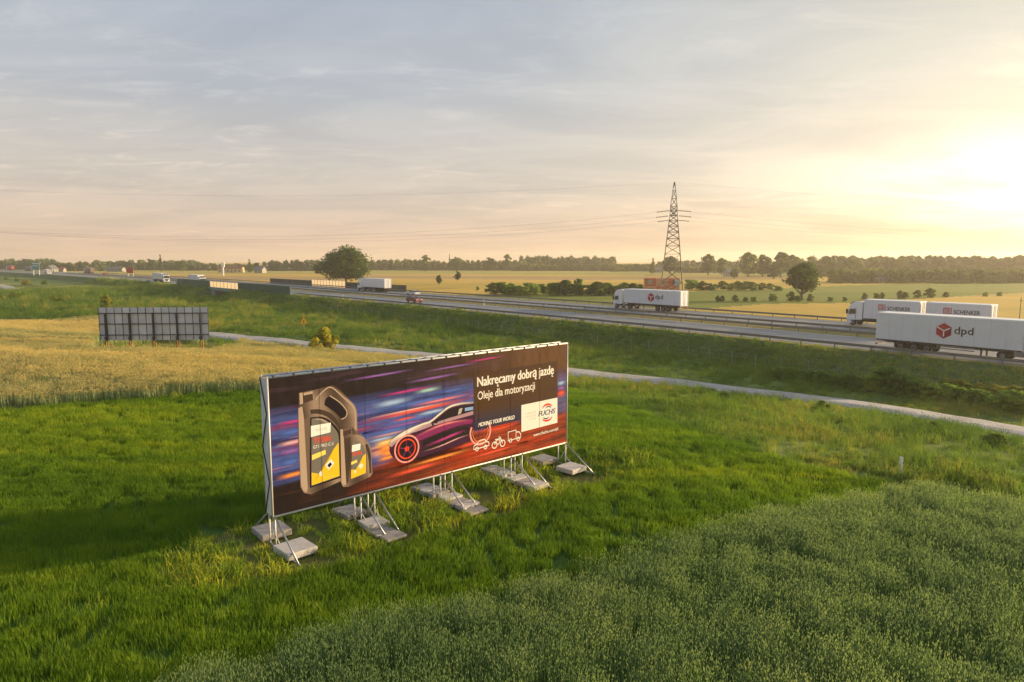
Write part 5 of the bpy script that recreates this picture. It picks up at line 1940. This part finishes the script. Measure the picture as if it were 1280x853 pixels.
# ------------------------------------------------------------------ signs, posts and masts
paint('m_sign_yellow', (0.90, 0.55, 0.02), 0.4, 0.05)
paint('m_sign_red', (0.55, 0.03, 0.02), 0.4, 0.05)
paint('m_sign_teal', (0.10, 0.26, 0.30), 0.5, 0.1)
g = ground(380, 413)
sg = thing('warning_sign', 'yellow triangular warning sign on a post below the embankment', 'road sign', g, R(15))
sg.scale = (1.25, 1.25, 1.25)
MB().bar((0, 0, -.2), (0, 0, 1.9), .04, 6).build('post', 'm_steel', sg)
a = MB().prism([(-.62, .85), (.62, .85), (.06, 1.95), (-.06, 1.95)], 'y', -.05, -.03).build('sign_plate', 'm_sign_red', sg)
MB().prism([(-.54, .90), (.54, .90), (.03, 1.87), (-.03, 1.87)], 'y', -.062, -.052).build('sign_face', 'm_sign_yellow', a)
MB().prism([(-.03, 1.0), (.03, 1.0), (.045, 1.4), (-.045, 1.4)], 'y', -.070, -.064).build('sign_mark', 'm_strap', a)
g = at(1125, 598, T1(15.4, 26.3))
mk = thing('marker_post', 'short white boundary marker post at the corner of the grain field', 'marker post', (g.x, g.y, T1(g.x, g.y)), R(20))
MB().box(-.05, .05, -.05, .05, -.3, .84, .01).build('post', 'm_cream', mk)
MB().prism([(-.05, .842), (.05, .842), (0, .88)], 'y', -.05, .05).build('post_cap', 'm_cream', mk)
dl = 'white delineator post at the edge of the near carriageway'
for k, (px, w) in enumerate(((429, -0.9), (683, 13.0), (605, 13.0))):
    p = road(u_at(px, w), w, ROADZ - .02)
    q = thing('delineator_post', ['white delineator post on the verge right of the green barrier', 'white delineator post in the median left of the lorry by the pylon', 'white delineator post in the median right of the two cars'][k],
              'delineator post', p, R(30), 'delineator posts along the motorway')
    MB().prism([(-.09, -.2), (.09, -.2), (.09, .95), (-.09, 1.15)], 'y', -.06, .06).build('post', 'm_white', q)
    MB().box(-.091, .091, -.064, -.061, .72, .88).build('reflector', 'm_strap', q)
p = at(1274, 402, FARZ)
q = thing('pole', 'dark slim pole in the golden field above the near lorry', 'pole', (p.x, p.y, T1(p.x, p.y)), R(0))
MB().bar((0, 0, -.3), (0, 0, 4.6), .09, 7, .06).build('shaft', 'm_dark_steel', q)
MB().box(-.25, .25, -.05, .05, 3.9, 4.0).build('bracket', 'm_dark_steel', q)
# white mast and long low building far behind
p = at(279, 345, FARZ)
q = thing('sign_mast', 'tall white sign mast in the far field beside the long yellow building', 'mast', (p.x, p.y, FARZ), 0)
MB().box(-.55, .55, -.35, .35, -.1, 6.2, .05).build('shaft', 'm_white', q)
MB().box(-1.2, 1.2, -.45, .45, 6.25, 9.6, .05).build('sign_head', 'm_cream', q)
for k, (px, pw, lab, mt) in enumerate(((48, 10, 'blue-green gantry sign over the far left of the motorway', 'm_sign_teal'), (165, 9, 'dark red hoarding on posts in the field at far left', 'm_box_red'))):
    Y = 450 if k == 0 else 390
    X = (px - 640) / FPX * Y
    z = T1(X, Y) if k else ROADZ - .1
    q = thing('road_sign', lab, 'sign', (X, Y, z), R(-8))
    wd = pw * Y / FPX / 2
    pl_ = MB().box(-wd, wd, -.1, .1, 3.2 if k == 0 else 2.2, 8.4 if k == 0 else 5.2).build('sign_plate', mt, q)
    if k == 0:
        MB().box(-wd + .3, wd - .3, -.13, -.102, 7.0, 7.7).build('sign_band', 'm_cream', pl_)
        MB().box(-wd + .3, wd - .8, -.13, -.102, 5.6, 6.1).build('sign_band', 'm_cream', pl_)
    for s in (-1, 1):
        MB().box(s * wd * .8 - .15, s * wd * .8 + .15, .12, .4, -.3, 8.4 if k == 0 else 5.0).build('post', 'm_steel', q)

# ------------------------------------------------------------------ far houses
paint('m_wall_white', (0.30, 0.28, 0.25), 0.8, 0.15, 0.3)
paint('m_wall_yellow', (0.55, 0.42, 0.22), 0.8, 0.15, 0.3)
paint('m_roof_red', (0.24, 0.08, 0.05), 0.8, 0.2, 0.3)
paint('m_roof_grey', (0.13, 0.13, 0.14), 0.7, 0.2, 0.3)


def house(px, Y, wd, dp, hw, hr, label, wall, roofm, rz=0.0, zg=-3.2):
    Y *= 1.114
    wd, dp, hw, hr = wd * .8, dp * .8, hw * .75, hr * .75
    X = (px - 640) / FPX * Y
    t = thing('house', label, 'house', (X, Y, zg), rz, 'farm houses along the horizon')
    MB().box(-wd / 2, wd / 2, -dp / 2, dp / 2, -.2, hw).build('wall', wall, t)
    e = .5
    r_ = MB().prism([(-dp / 2 - e, hw - .15), (0, hw + hr), (dp / 2 + e, hw - .15), (dp / 2 + e, hw + .12), (0, hw + hr + .3), (-dp / 2 - e, hw + .12)], 'x', -wd / 2 - .4, wd / 2 + .4).build('roof', roofm, t)
    for s in (-1, 1):
        MB().prism([(-dp / 2, hw + .003), (dp / 2, hw + .003), (0, hw + hr - .02)], 'x', s * wd / 2 - .15, s * wd / 2 + .001).build('gable', wall, t)
    MB().box(wd * .2, wd * .2 + .7, .4, 1.1, hw + hr * .4, hw + hr + 1.0).build('chimney', roofm, r_)
    n = max(2, int(wd / 3))
    for i in range(n):
        x = -wd / 2 + wd * (i + .5) / n
        if i == n // 2:
            MB().box(x - .5, x + .5, -dp / 2 - .06, -dp / 2 - .004, -.1, 2.1).build('door', 'm_roof_grey', t)
        else:
            o = MB().box(x - .55, x + .55, -dp / 2 - .04, -dp / 2 - .004, 1.0, 2.3).build('window', 'm_glass', t)
            MB().box(x - .65, x + .65, -dp / 2 - .12, -dp / 2 - .043, .88, .98).build('sill', 'm_white', o)
    return t


house(68, 560, 9, 8, 4, 4.5, 'white gabled house left of the dark far trees', 'm_wall_white', 'm_roof_grey', R(80))
house(78, 575, 10, 8, 3.2, 2.5, 'low pale house right of the white gabled house at far left', 'm_wall_white', 'm_roof_red', R(10))
house(291, 560, 26, 11, 5.0, 2.2, 'long low yellow building beside the white mast', 'm_wall_yellow', 'm_roof_red', R(3))
house(327, 540, 10, 8, 4.0, 3.5, 'white house right of the long yellow building', 'm_wall_white', 'm_roof_grey', R(-15))
house(820, 560, 12, 8, 3.4, 2.6, 'small pale house in the trees left of the pylon', 'm_wall_white', 'm_roof_grey', R(8))
house(912, 430, 10, 8, 3.6, 3.0, 'pale house between the tree groups right of the pylon', 'm_wall_white', 'm_roof_grey', R(20))
house(1091, 312, 5, 4.5, 2.6, 1.4, 'tiny white house at the wood edge, left of two', 'm_wall_white', 'm_roof_grey', R(5))
house(1105, 312, 6, 4.5, 2.4, 1.4, 'tiny white house at the wood edge, right of two', 'm_wall_white', 'm_roof_grey', R(-4))
house(148, 600, 18, 9, 3.6, 2.4, 'long white farm building in the trees at far left', 'm_wall_white', 'm_roof_grey', R(2))
# ------------------------------------------------------------------ trees, shrubs, woods
leafy('m_leaf_dark', [(0, (0.037, 0.065, 0.018)), (0.5, (0.073, 0.112, 0.025)), (1, (0.144, 0.181, 0.035))], 0.25, 0.4, 0.3)
leafy('m_leaf_mid', [(0, (0.067, 0.109, 0.022)), (0.5, (0.123, 0.182, 0.031)), (1, (0.217, 0.259, 0.048))], 0.25, 0.4, 0.3)
leafy('m_leaf_gold', [(0, (0.104, 0.137, 0.018)), (0.5, (0.260, 0.260, 0.029)), (1, (0.546, 0.442, 0.046))], 0.6, 0.45, 0.3)
leafy('m_leaf_hedge', [(0, (0.088, 0.158, 0.027)), (0.5, (0.166, 0.271, 0.039)), (1, (0.333, 0.403, 0.060))], 0.5, 0.4, 0.3)
leafy('m_leaf_wood', [(0, (0.061, 0.088, 0.028)), (0.5, (0.108, 0.136, 0.037)), (1, (0.203, 0.211, 0.053))], 0.03, 0.4, 0.2)
paint('m_bark', (0.085, 0.062, 0.045), 0.9, 0.4, 2.0)


ICO_V = None


def ico():
    global ICO_V
    if ICO_V is None:
        bm = bmesh.new()
        bmesh.ops.create_icosphere(bm, subdivisions=1, radius=1)
        bm.verts.ensure_lookup_table()
        ICO_V = ([tuple(v.co) for v in bm.verts], [tuple(v.index for v in f.verts) for f in bm.faces])
        bm.free()
    return ICO_V


def leaf_cloud(clumps, leaf, per, rg, jit=0.9, core=0.0):
    """quads spread through a set of ellipsoid clumps (centre, radii)"""
    vs, fs = [], []
    for (cx, cy, cz), (rx, ry, rz) in clumps:
        if core:
            # solid core added inside a clump to block sky showing through
            iv, if_ = ico()
            o = len(vs)
            for x, y, z in iv:
                k = core * rg.uniform(.75, 1.1)
                vs.append((cx + x * rx * k, cy + y * ry * k, cz + z * rz * k))
            fs += [tuple(o + i for i in f) for f in if_]
        for _ in range(per):
            while True:
                x, y, z = rg.uniform(-1, 1), rg.uniform(-1, 1), rg.uniform(-1, 1)
                d = x * x + y * y + z * z
                if d < 1:
                    break
            k = (0.55 + 0.45 * rg.random()) / max(math.sqrt(d), .25) if rg.random() < .75 else 1.0
            k = min(k, 1.15 / max(math.sqrt(d), .2))
            p = Vector((cx + x * k * rx, cy + y * k * ry, cz + z * k * rz))
            n = Vector((x + rg.uniform(-jit, jit), y + rg.uniform(-jit, jit), z + .3 + rg.uniform(-jit, jit)))
            if n.length < .05:
                n = Vector((0, 0, 1))
            n.normalize()
            a = n.orthogonal().normalized()
            b = n.cross(a)
            t = rg.random() * 6.283
            a, b = a * math.cos(t) + b * math.sin(t), b * math.cos(t) - a * math.sin(t)
            s = leaf * rg.uniform(.6, 1.3)
            o = len(vs)
            vs += [p - a * s, p - b * s * .6, p + a * s, p + b * s * .6]
            fs.append((o, o + 1, o + 2, o + 3))
    return vs, fs


def tree_meshes(seed, h, cw, trunk_h, leaf, nclump, per, mat, shape='round', tr=0.03, core=0.34):
    """trunk with limbs and a crown of leaf clumps; sizes in metres"""
    rg = random.Random(seed)
    tm = MB()
    r0 = h * tr
    top = h * .72
    pts = [Vector((0, 0, -.3))]
    for k in range(1, 6):
        pts.append(Vector((rg.uniform(-.02, .02) * h, rg.uniform(-.02, .02) * h, top * k / 5)))
    for k in range(5):
        tm.bar(pts[k], pts[k + 1], r0 * (1 - .17 * k), 7, r0 * (1 - .17 * (k + 1)))
    clumps = []
    zc0, zc1 = trunk_h, h
    for i in range(nclump):
        f = rg.random()
        if shape == 'cone':
            z = zc0 + (zc1 - zc0) * f
            rr = cw / 2 * (1 - f) * rg.uniform(.3, 1.0)
            cr = cw * .20 * (1.15 - f)
        else:
            z = zc0 + (zc1 - zc0) * (.12 + .82 * f)
            prof = math.sqrt(max(0, 1 - (2 * f - .85) ** 2 / 1.35))
            rr = cw / 2 * prof * math.sqrt(rg.random()) * .85
            cr = cw * rg.uniform(.07, .17)
        a = rg.random() * 6.283
        if shape != 'cone':
            rr *= .84 + .20 * math.sin(2 * a + seed) + .16 * math.sin(3 * a + 2 * seed)
            z += .06 * h * math.sin(a * 2 + seed * 1.7) * (f - .2)
        c = (rr * math.cos(a), rr * math.sin(a), z)
        clumps.append((c, (cr, cr, cr * .75)))
        if i % 3 == 0 and shape != 'cone':
            b = pts[min(5, max(1, int(5 * (z * .55) / top)))]
            mid = b.lerp(Vector(c), .55) + Vector((0, 0, -.04 * h))
            tm.bar(b, mid, r0 * .38, 5, r0 * .24)
            tm.bar(mid, c, r0 * .24, 5, r0 * .08)
    vs, fs = leaf_cloud(clumps, leaf, per, rg, core=core)
    crown = raw_mesh('crown', vs, fs, mat)
    for p in crown.polygons:
        p.use_smooth = False
    return tm.mesh('trunk', 'm_bark'), crown


KIND = {
    'oak': tree_meshes(3, 15.5, 25, 1.6, .50, 110, 75, 'm_leaf_dark', tr=.035),
    'lone': tree_meshes(8, 9.2, 9.4, 1.9, .26, 90, 80, 'm_leaf_dark', tr=.04),
    'round': tree_meshes(11, 10, 9, .8, .42, 60, 50, 'm_leaf_mid'),
    'round2': tree_meshes(12, 10, 8.6, 1.0, .42, 60, 50, 'm_leaf_dark'),
    'tall': tree_meshes(13, 14, 8, 1.6, .50, 60, 50, 'm_leaf_mid'),
    'spruce': tree_meshes(14, 15, 6, .6, .45, 70, 40, 'm_leaf_dark', 'cone'),
    'shrub': tree_meshes(15, 3, 3.4, .0, .13, 44, 80, 'm_leaf_hedge', tr=.02),
    'shrub2': tree_meshes(16, 3, 3.0, .0, .13, 40, 80, 'm_leaf_mid', tr=.02),
    'gold': tree_meshes(17, 3, 3.6, .05, .13, 34, 110, 'm_leaf_gold', tr=.02),
}


def plant(kind, p, height, label, cat='tree', name=None, group=None, wide=1.0, rz=None):
    hk = {'oak': 15.5, 'lone': 9.2, 'round': 10, 'round2': 10, 'tall': 14, 'spruce': 15, 'shrub': 3, 'shrub2': 3, 'gold': 3}[kind]
    s = height / hk
    t = thing(name or ('tree' if cat == 'tree' else 'shrub'), label, cat, p, random.random() * 6.28 if rz is None else rz, group)
    t.scale = (s * wide, s * wide, s)
    link('trunk', KIND[kind][0], t)
    link('crown', KIND[kind][1], t)
    return t


ORD = 'first second third fourth fifth sixth seventh eighth ninth tenth eleventh twelfth thirteenth fourteenth fifteenth sixteenth seventeenth eighteenth nineteenth twentieth'.split()
ORD += ['twenty-' + w for w in ORD[:9]] + ['thirtieth']


def far_pt(px, Y, z=None):
    Y *= 1.114
    X = (px - 640) / FPX * (Y * math.cos(PITCH) + 10 * math.sin(PITCH))
    return Vector((X, Y, T1(X, Y) if z is None else z))


def tall_px(npx, Y):
    return npx / FPX * Y * 1.114


# marked single trees
plant('oak', far_pt(433, 305), 17, 'big dark broad-crowned oak behind the pale noise barrier', rz=0.4, wide=1.12)
plant('lone', far_pt(1003, 180), 10.4, 'lone dark round tree on a short trunk right of the pylon', rz=1.0, wide=1.25)
plant('round2', far_pt(549, 290), 4.4, 'dark round bush-like tree standing in the golden field right of the oak', 'tree')
plant('round2', far_pt(572, 340), 5.1, 'small round tree on a thin trunk behind the golden field', 'tree')
plant('gold', ground(408, 441), 3.2, 'yellow-green bush at the edge of the wheat behind the billboard', 'shrub', wide=1.12)
plant('gold', ground(133, 387), 3.4, 'green-gold bush above the left corner of the grey billboard back', 'shrub', wide=.9)
plant('shrub', far_pt(597, 235), 1.6, 'small dark shrub at the near edge of the golden field', 'shrub')
# skyline trees one can tell apart
for px, Y, kd, npx, lab, wd in (
        (201, 620, 'spruce', 22, 'pointed conifer rising above the far left treeline', .9), (188, 640, 'round2', 15, 'rounded tree left of the pointed far conifer', 1.4), (228, 610, 'round', 14, 'low round tree right of the pointed far conifer', 1.3),
        (312, 560, 'spruce', 17, 'dark conifer beside the white far house', 1.3), (322, 570, 'round2', 12, 'low dark tree behind the white far house', 1.2), (532, 640, 'tall', 21, 'taller tree in the treeline right of the oak', 1.5),
        (562, 650, 'spruce', 22, 'slim dark conifer tip above the treeline right of the oak', .6), (571, 640, 'round', 18, 'round tree next to the slim conifer tip', 1.3), (634, 640, 'tall', 22, 'tree with a narrow top left of the long far wood', 1.2), (612, 645, 'round2', 17, 'round dark tree left of the narrow-topped tree', 1.5),
        (816, 520, 'spruce', 20, 'dark pointed tree just left of the pylon', 1.4), (838, 500, 'round2', 23, 'dome-shaped dark tree seen through the pylon legs', 1.5), (885, 460, 'round2', 27, 'bushy dark tree right of the pylon', 1.2), (902, 470, 'round', 22, 'lower tree right of the bushy dark one', 1.2),
        (935, 420, 'round', 32, 'left tree of the big pair behind the green field', 1.2), (953, 425, 'round2', 28, 'right tree of the big pair behind the green field', 1.2), (976, 400, 'tall', 34, 'tall tree left of the lone dark tree', 1.5), (967, 370, 'round2', 18, 'low bush below the tall tree', 1.6),
        (990, 430, 'round', 28, 'pale tree behind the lone dark tree', 1.2), (918, 380, 'round2', 12, 'small dark bush by the pale far house', 1.4)):
    p = far_pt(px, Y)
    plant(kd, p, tall_px(npx * .9, Y) + .6, lab, 'tree', wide=wd)
# row of shrubs behind the far carriageway
rg = random.Random(21)
lbl = '%s green shrub from the left in the long row behind the far carriageway'
for k, (px, hpx) in enumerate([(618, 15), (629, 17), (640, 15), (652, 12), (662, 17), (670, 13), (680, 14), (694, 16), (705, 17), (713, 15), (722, 14), (740, 12), (750, 15), (757, 16), (765, 13), (774, 14), (783, 15), (790, 14), (798, 13),
                (866, 16), (877, 13), (890, 11), (902, 11), (912, 10), (921, 11), (930, 12), (940, 10), (952, 9), (963, 9), (974, 8)]):
    Y = 205 if px < 820 else 235
    p = far_pt(px + rg.uniform(-2, 2), Y + rg.uniform(-6, 6))
    plant('shrub' if rg.random() < .6 else 'shrub2', p, tall_px(hpx, Y) * rg.uniform(.85, 1.1), lbl % ORD[k], 'shrub', 'shrub', 'shrub row behind the motorway', rg.uniform(1.5, 2.1))
plant('shrub', far_pt(723, 203), 5.9, 'tallest pointed shrub in the row behind the far carriageway', 'shrub', wide=.65)
lbl2 = '%s small shrub from the left between green strip and golden field, far side'
for k, (px, hpx) in enumerate([(897, 5), (903, 5), (919, 6), (932, 4), (942, 4), (966, 8), (989, 10), (998, 6), (1013, 7), (1038, 4), (1056, 4), (1081, 6), (1096, 6), (1103, 6), (1125, 8), (1131, 6), (1147, 8), (1163, 10), (1183, 5), (1232, 4), (1250, 4)]):
    Y = 172 if px < 1060 else 178 + (px - 1060) * .1
    plant('shrub2' if px % 2 else 'shrub', far_pt(px, Y), tall_px(hpx, Y) + .5, lbl2 % ORD[k], 'shrub', 'shrub', 'shrubs between the far fields', 1.3)
# bushes along the fence on the right
lbl3 = '%s dark green bush from the left in the thicket along the fence'
for k, (px, py, h) in enumerate([(972, 474, 1.4), (990, 476, 1.5), (1008, 480, 1.4), (1028, 482, 1.5), (1046, 485, 1.4), (1066, 488, 1.6), (1086, 490, 1.8), (1106, 490, 2.6), (1124, 495, 2.2), (1142, 498, 1.9), (1162, 502, 1.8), (1182, 505, 1.8), (1203, 508, 1.7), (1224, 511, 1.7), (1246, 515, 1.8), (1268, 517, 1.9), (1292, 521, 1.9), (1316, 525, 1.8)]):
    plant('shrub', ground(px, py), h, lbl3 % ORD[k], 'shrub', 'shrub', 'thicket along the fence', 1.25)
lbl4 = '%s yellowish bush from the left behind the dark thicket on the right'
for k, (px, py, h) in enumerate([(1180, 498, 1.7), (1200, 500, 1.7), (1222, 503, 1.6), (1240, 505, 1.6), (1262, 508, 1.7), (1284, 510, 1.7)]):
    plant('gold', ground(px, py), h, lbl4 % ORD[k], 'shrub', 'shrub', 'yellow bushes behind the thicket', 1.2)
for px, py, h, lb in [(1028, 512, .9, 'small dark weed clump beside the path, right of centre'), (1245, 560, 1.0, 'dark weed clump beside the path at the right edge'), (1168, 538, .7, 'small pale weed clump on the near edge of the path'), (842, 500, .7, 'low weed clump beside the path right of the billboard'), (905, 500, .8, 'bushy grey-green weeds beside the path')]:
    plant('shrub2', ground(px, py), h * .7, lb, 'shrub', 'shrub', 'weed clumps along the path', 2.3)
# dark low bushes at far left and along the embankment
lbl5 = '%s low bush from the left in the rough grass at far left'
for k, (px, py, h) in enumerate(sorted([(18, 375, 1.8), (26, 374, 2.4), (6, 377, 1.6), (46, 379, 1.5), (56, 380, 1.6), (66, 379, 1.7), (78, 379, 1.4), (90, 378, 1.3), (33, 357, 2.6), (56, 356, 2.2), (22, 352, 2.0), (8, 350, 2.0), (77, 383, .9)])):
    plant('shrub' if px % 3 else 'gold', ground(px, py), h, lbl5 % ORD[k], 'shrub', 'shrub', 'bushes at far left', 1.7)


def wood(name, label, segs, seed, n, per, leaf, mat='m_leaf_wood'):
    """far-off wood that reads as one mass; segs are (px0, px1, Y, height_px, spread)"""
    rg = random.Random(seed)
    clumps = []
    tot = sum(abs(b - a) for a, b, *_ in segs)
    for a, b, Y, hpx, sp in segs:
        k = max(4, int(n * abs(b - a) / tot))
        for i in range(k):
            px = a + (b - a) * (i + rg.random()) / k
            y = Y + rg.uniform(0, sp)
            p = far_pt(px, y)
            H = (hpx / FPX * Y * 1.114) * rg.uniform(.72, 1.12)
            rw = rg.uniform(.26, .44) * min(H, 13)
            for q in range(3):
                f = (q + .7) / 3
                clumps.append(((p.x + rg.uniform(-1, 1) * rw * .5, p.y + rg.uniform(-2, 2), p.z + H * (f - .12)), (rw * (1.15 - .35 * f), rw, H * .24)))
    vs, fs = leaf_cloud(clumps, leaf, per, rg, core=.85)
    me = raw_mesh(name, vs, fs, mat)
    for p in me.polygons:
        p.use_smooth = False
    o = link(name, me)
    tag(o, label, 'wood')
    o['kind'] = 'stuff'
    return o


wood('far_wood', 'continuous far treeline on the left horizon', [(-160, 70, 720, 13, 60), (60, 130, 640, 11, 30), (120, 250, 680, 12, 50), (205, 320, 660, 9, 40), (330, 420, 640, 13, 40)], 5, 320, 44, .8)
wood('far_wood', 'continuous far treeline behind the golden fields in the middle', [(415, 530, 680, 13, 30), (525, 660, 670, 12, 40), (650, 770, 700, 17, 50), (765, 830, 600, 9, 40), (640, 820, 640, 8, 20)], 6, 340, 44, .8)
wood('far_wood', 'hazy wood behind the pylon and green field', [(825, 1010, 620, 13, 60), (850, 1000, 540, 8, 30), (990, 1080, 520, 18, 60)], 7, 240, 46, .8)
wood('near_wood', 'wood at the right horizon in two layers', [(1010, 1400, 430, 25, 60), (1040, 1400, 305, 17, 25)], 8, 420, 70, .5)

# ------------------------------------------------------------------ haze
m, t = new_mat('m_haze')
vol = t.node('ShaderNodeVolumePrincipled')
vol.inputs['Color'].default_value = (1.0, 0.93, 0.82, 1)
vol.inputs['Density'].default_value = 0.00030
vol.inputs['Anisotropy'].default_value = 0.5
t.l.new(vol.outputs[0], t.out.inputs['Volume'])
hz = MB().box(-3100, 3100, -3100, 3100, -9, 36).build('haze', 'm_haze')
tag(hz, 'thin warm evening haze over the whole plain', 'haze')
hz['kind'] = 'stuff'
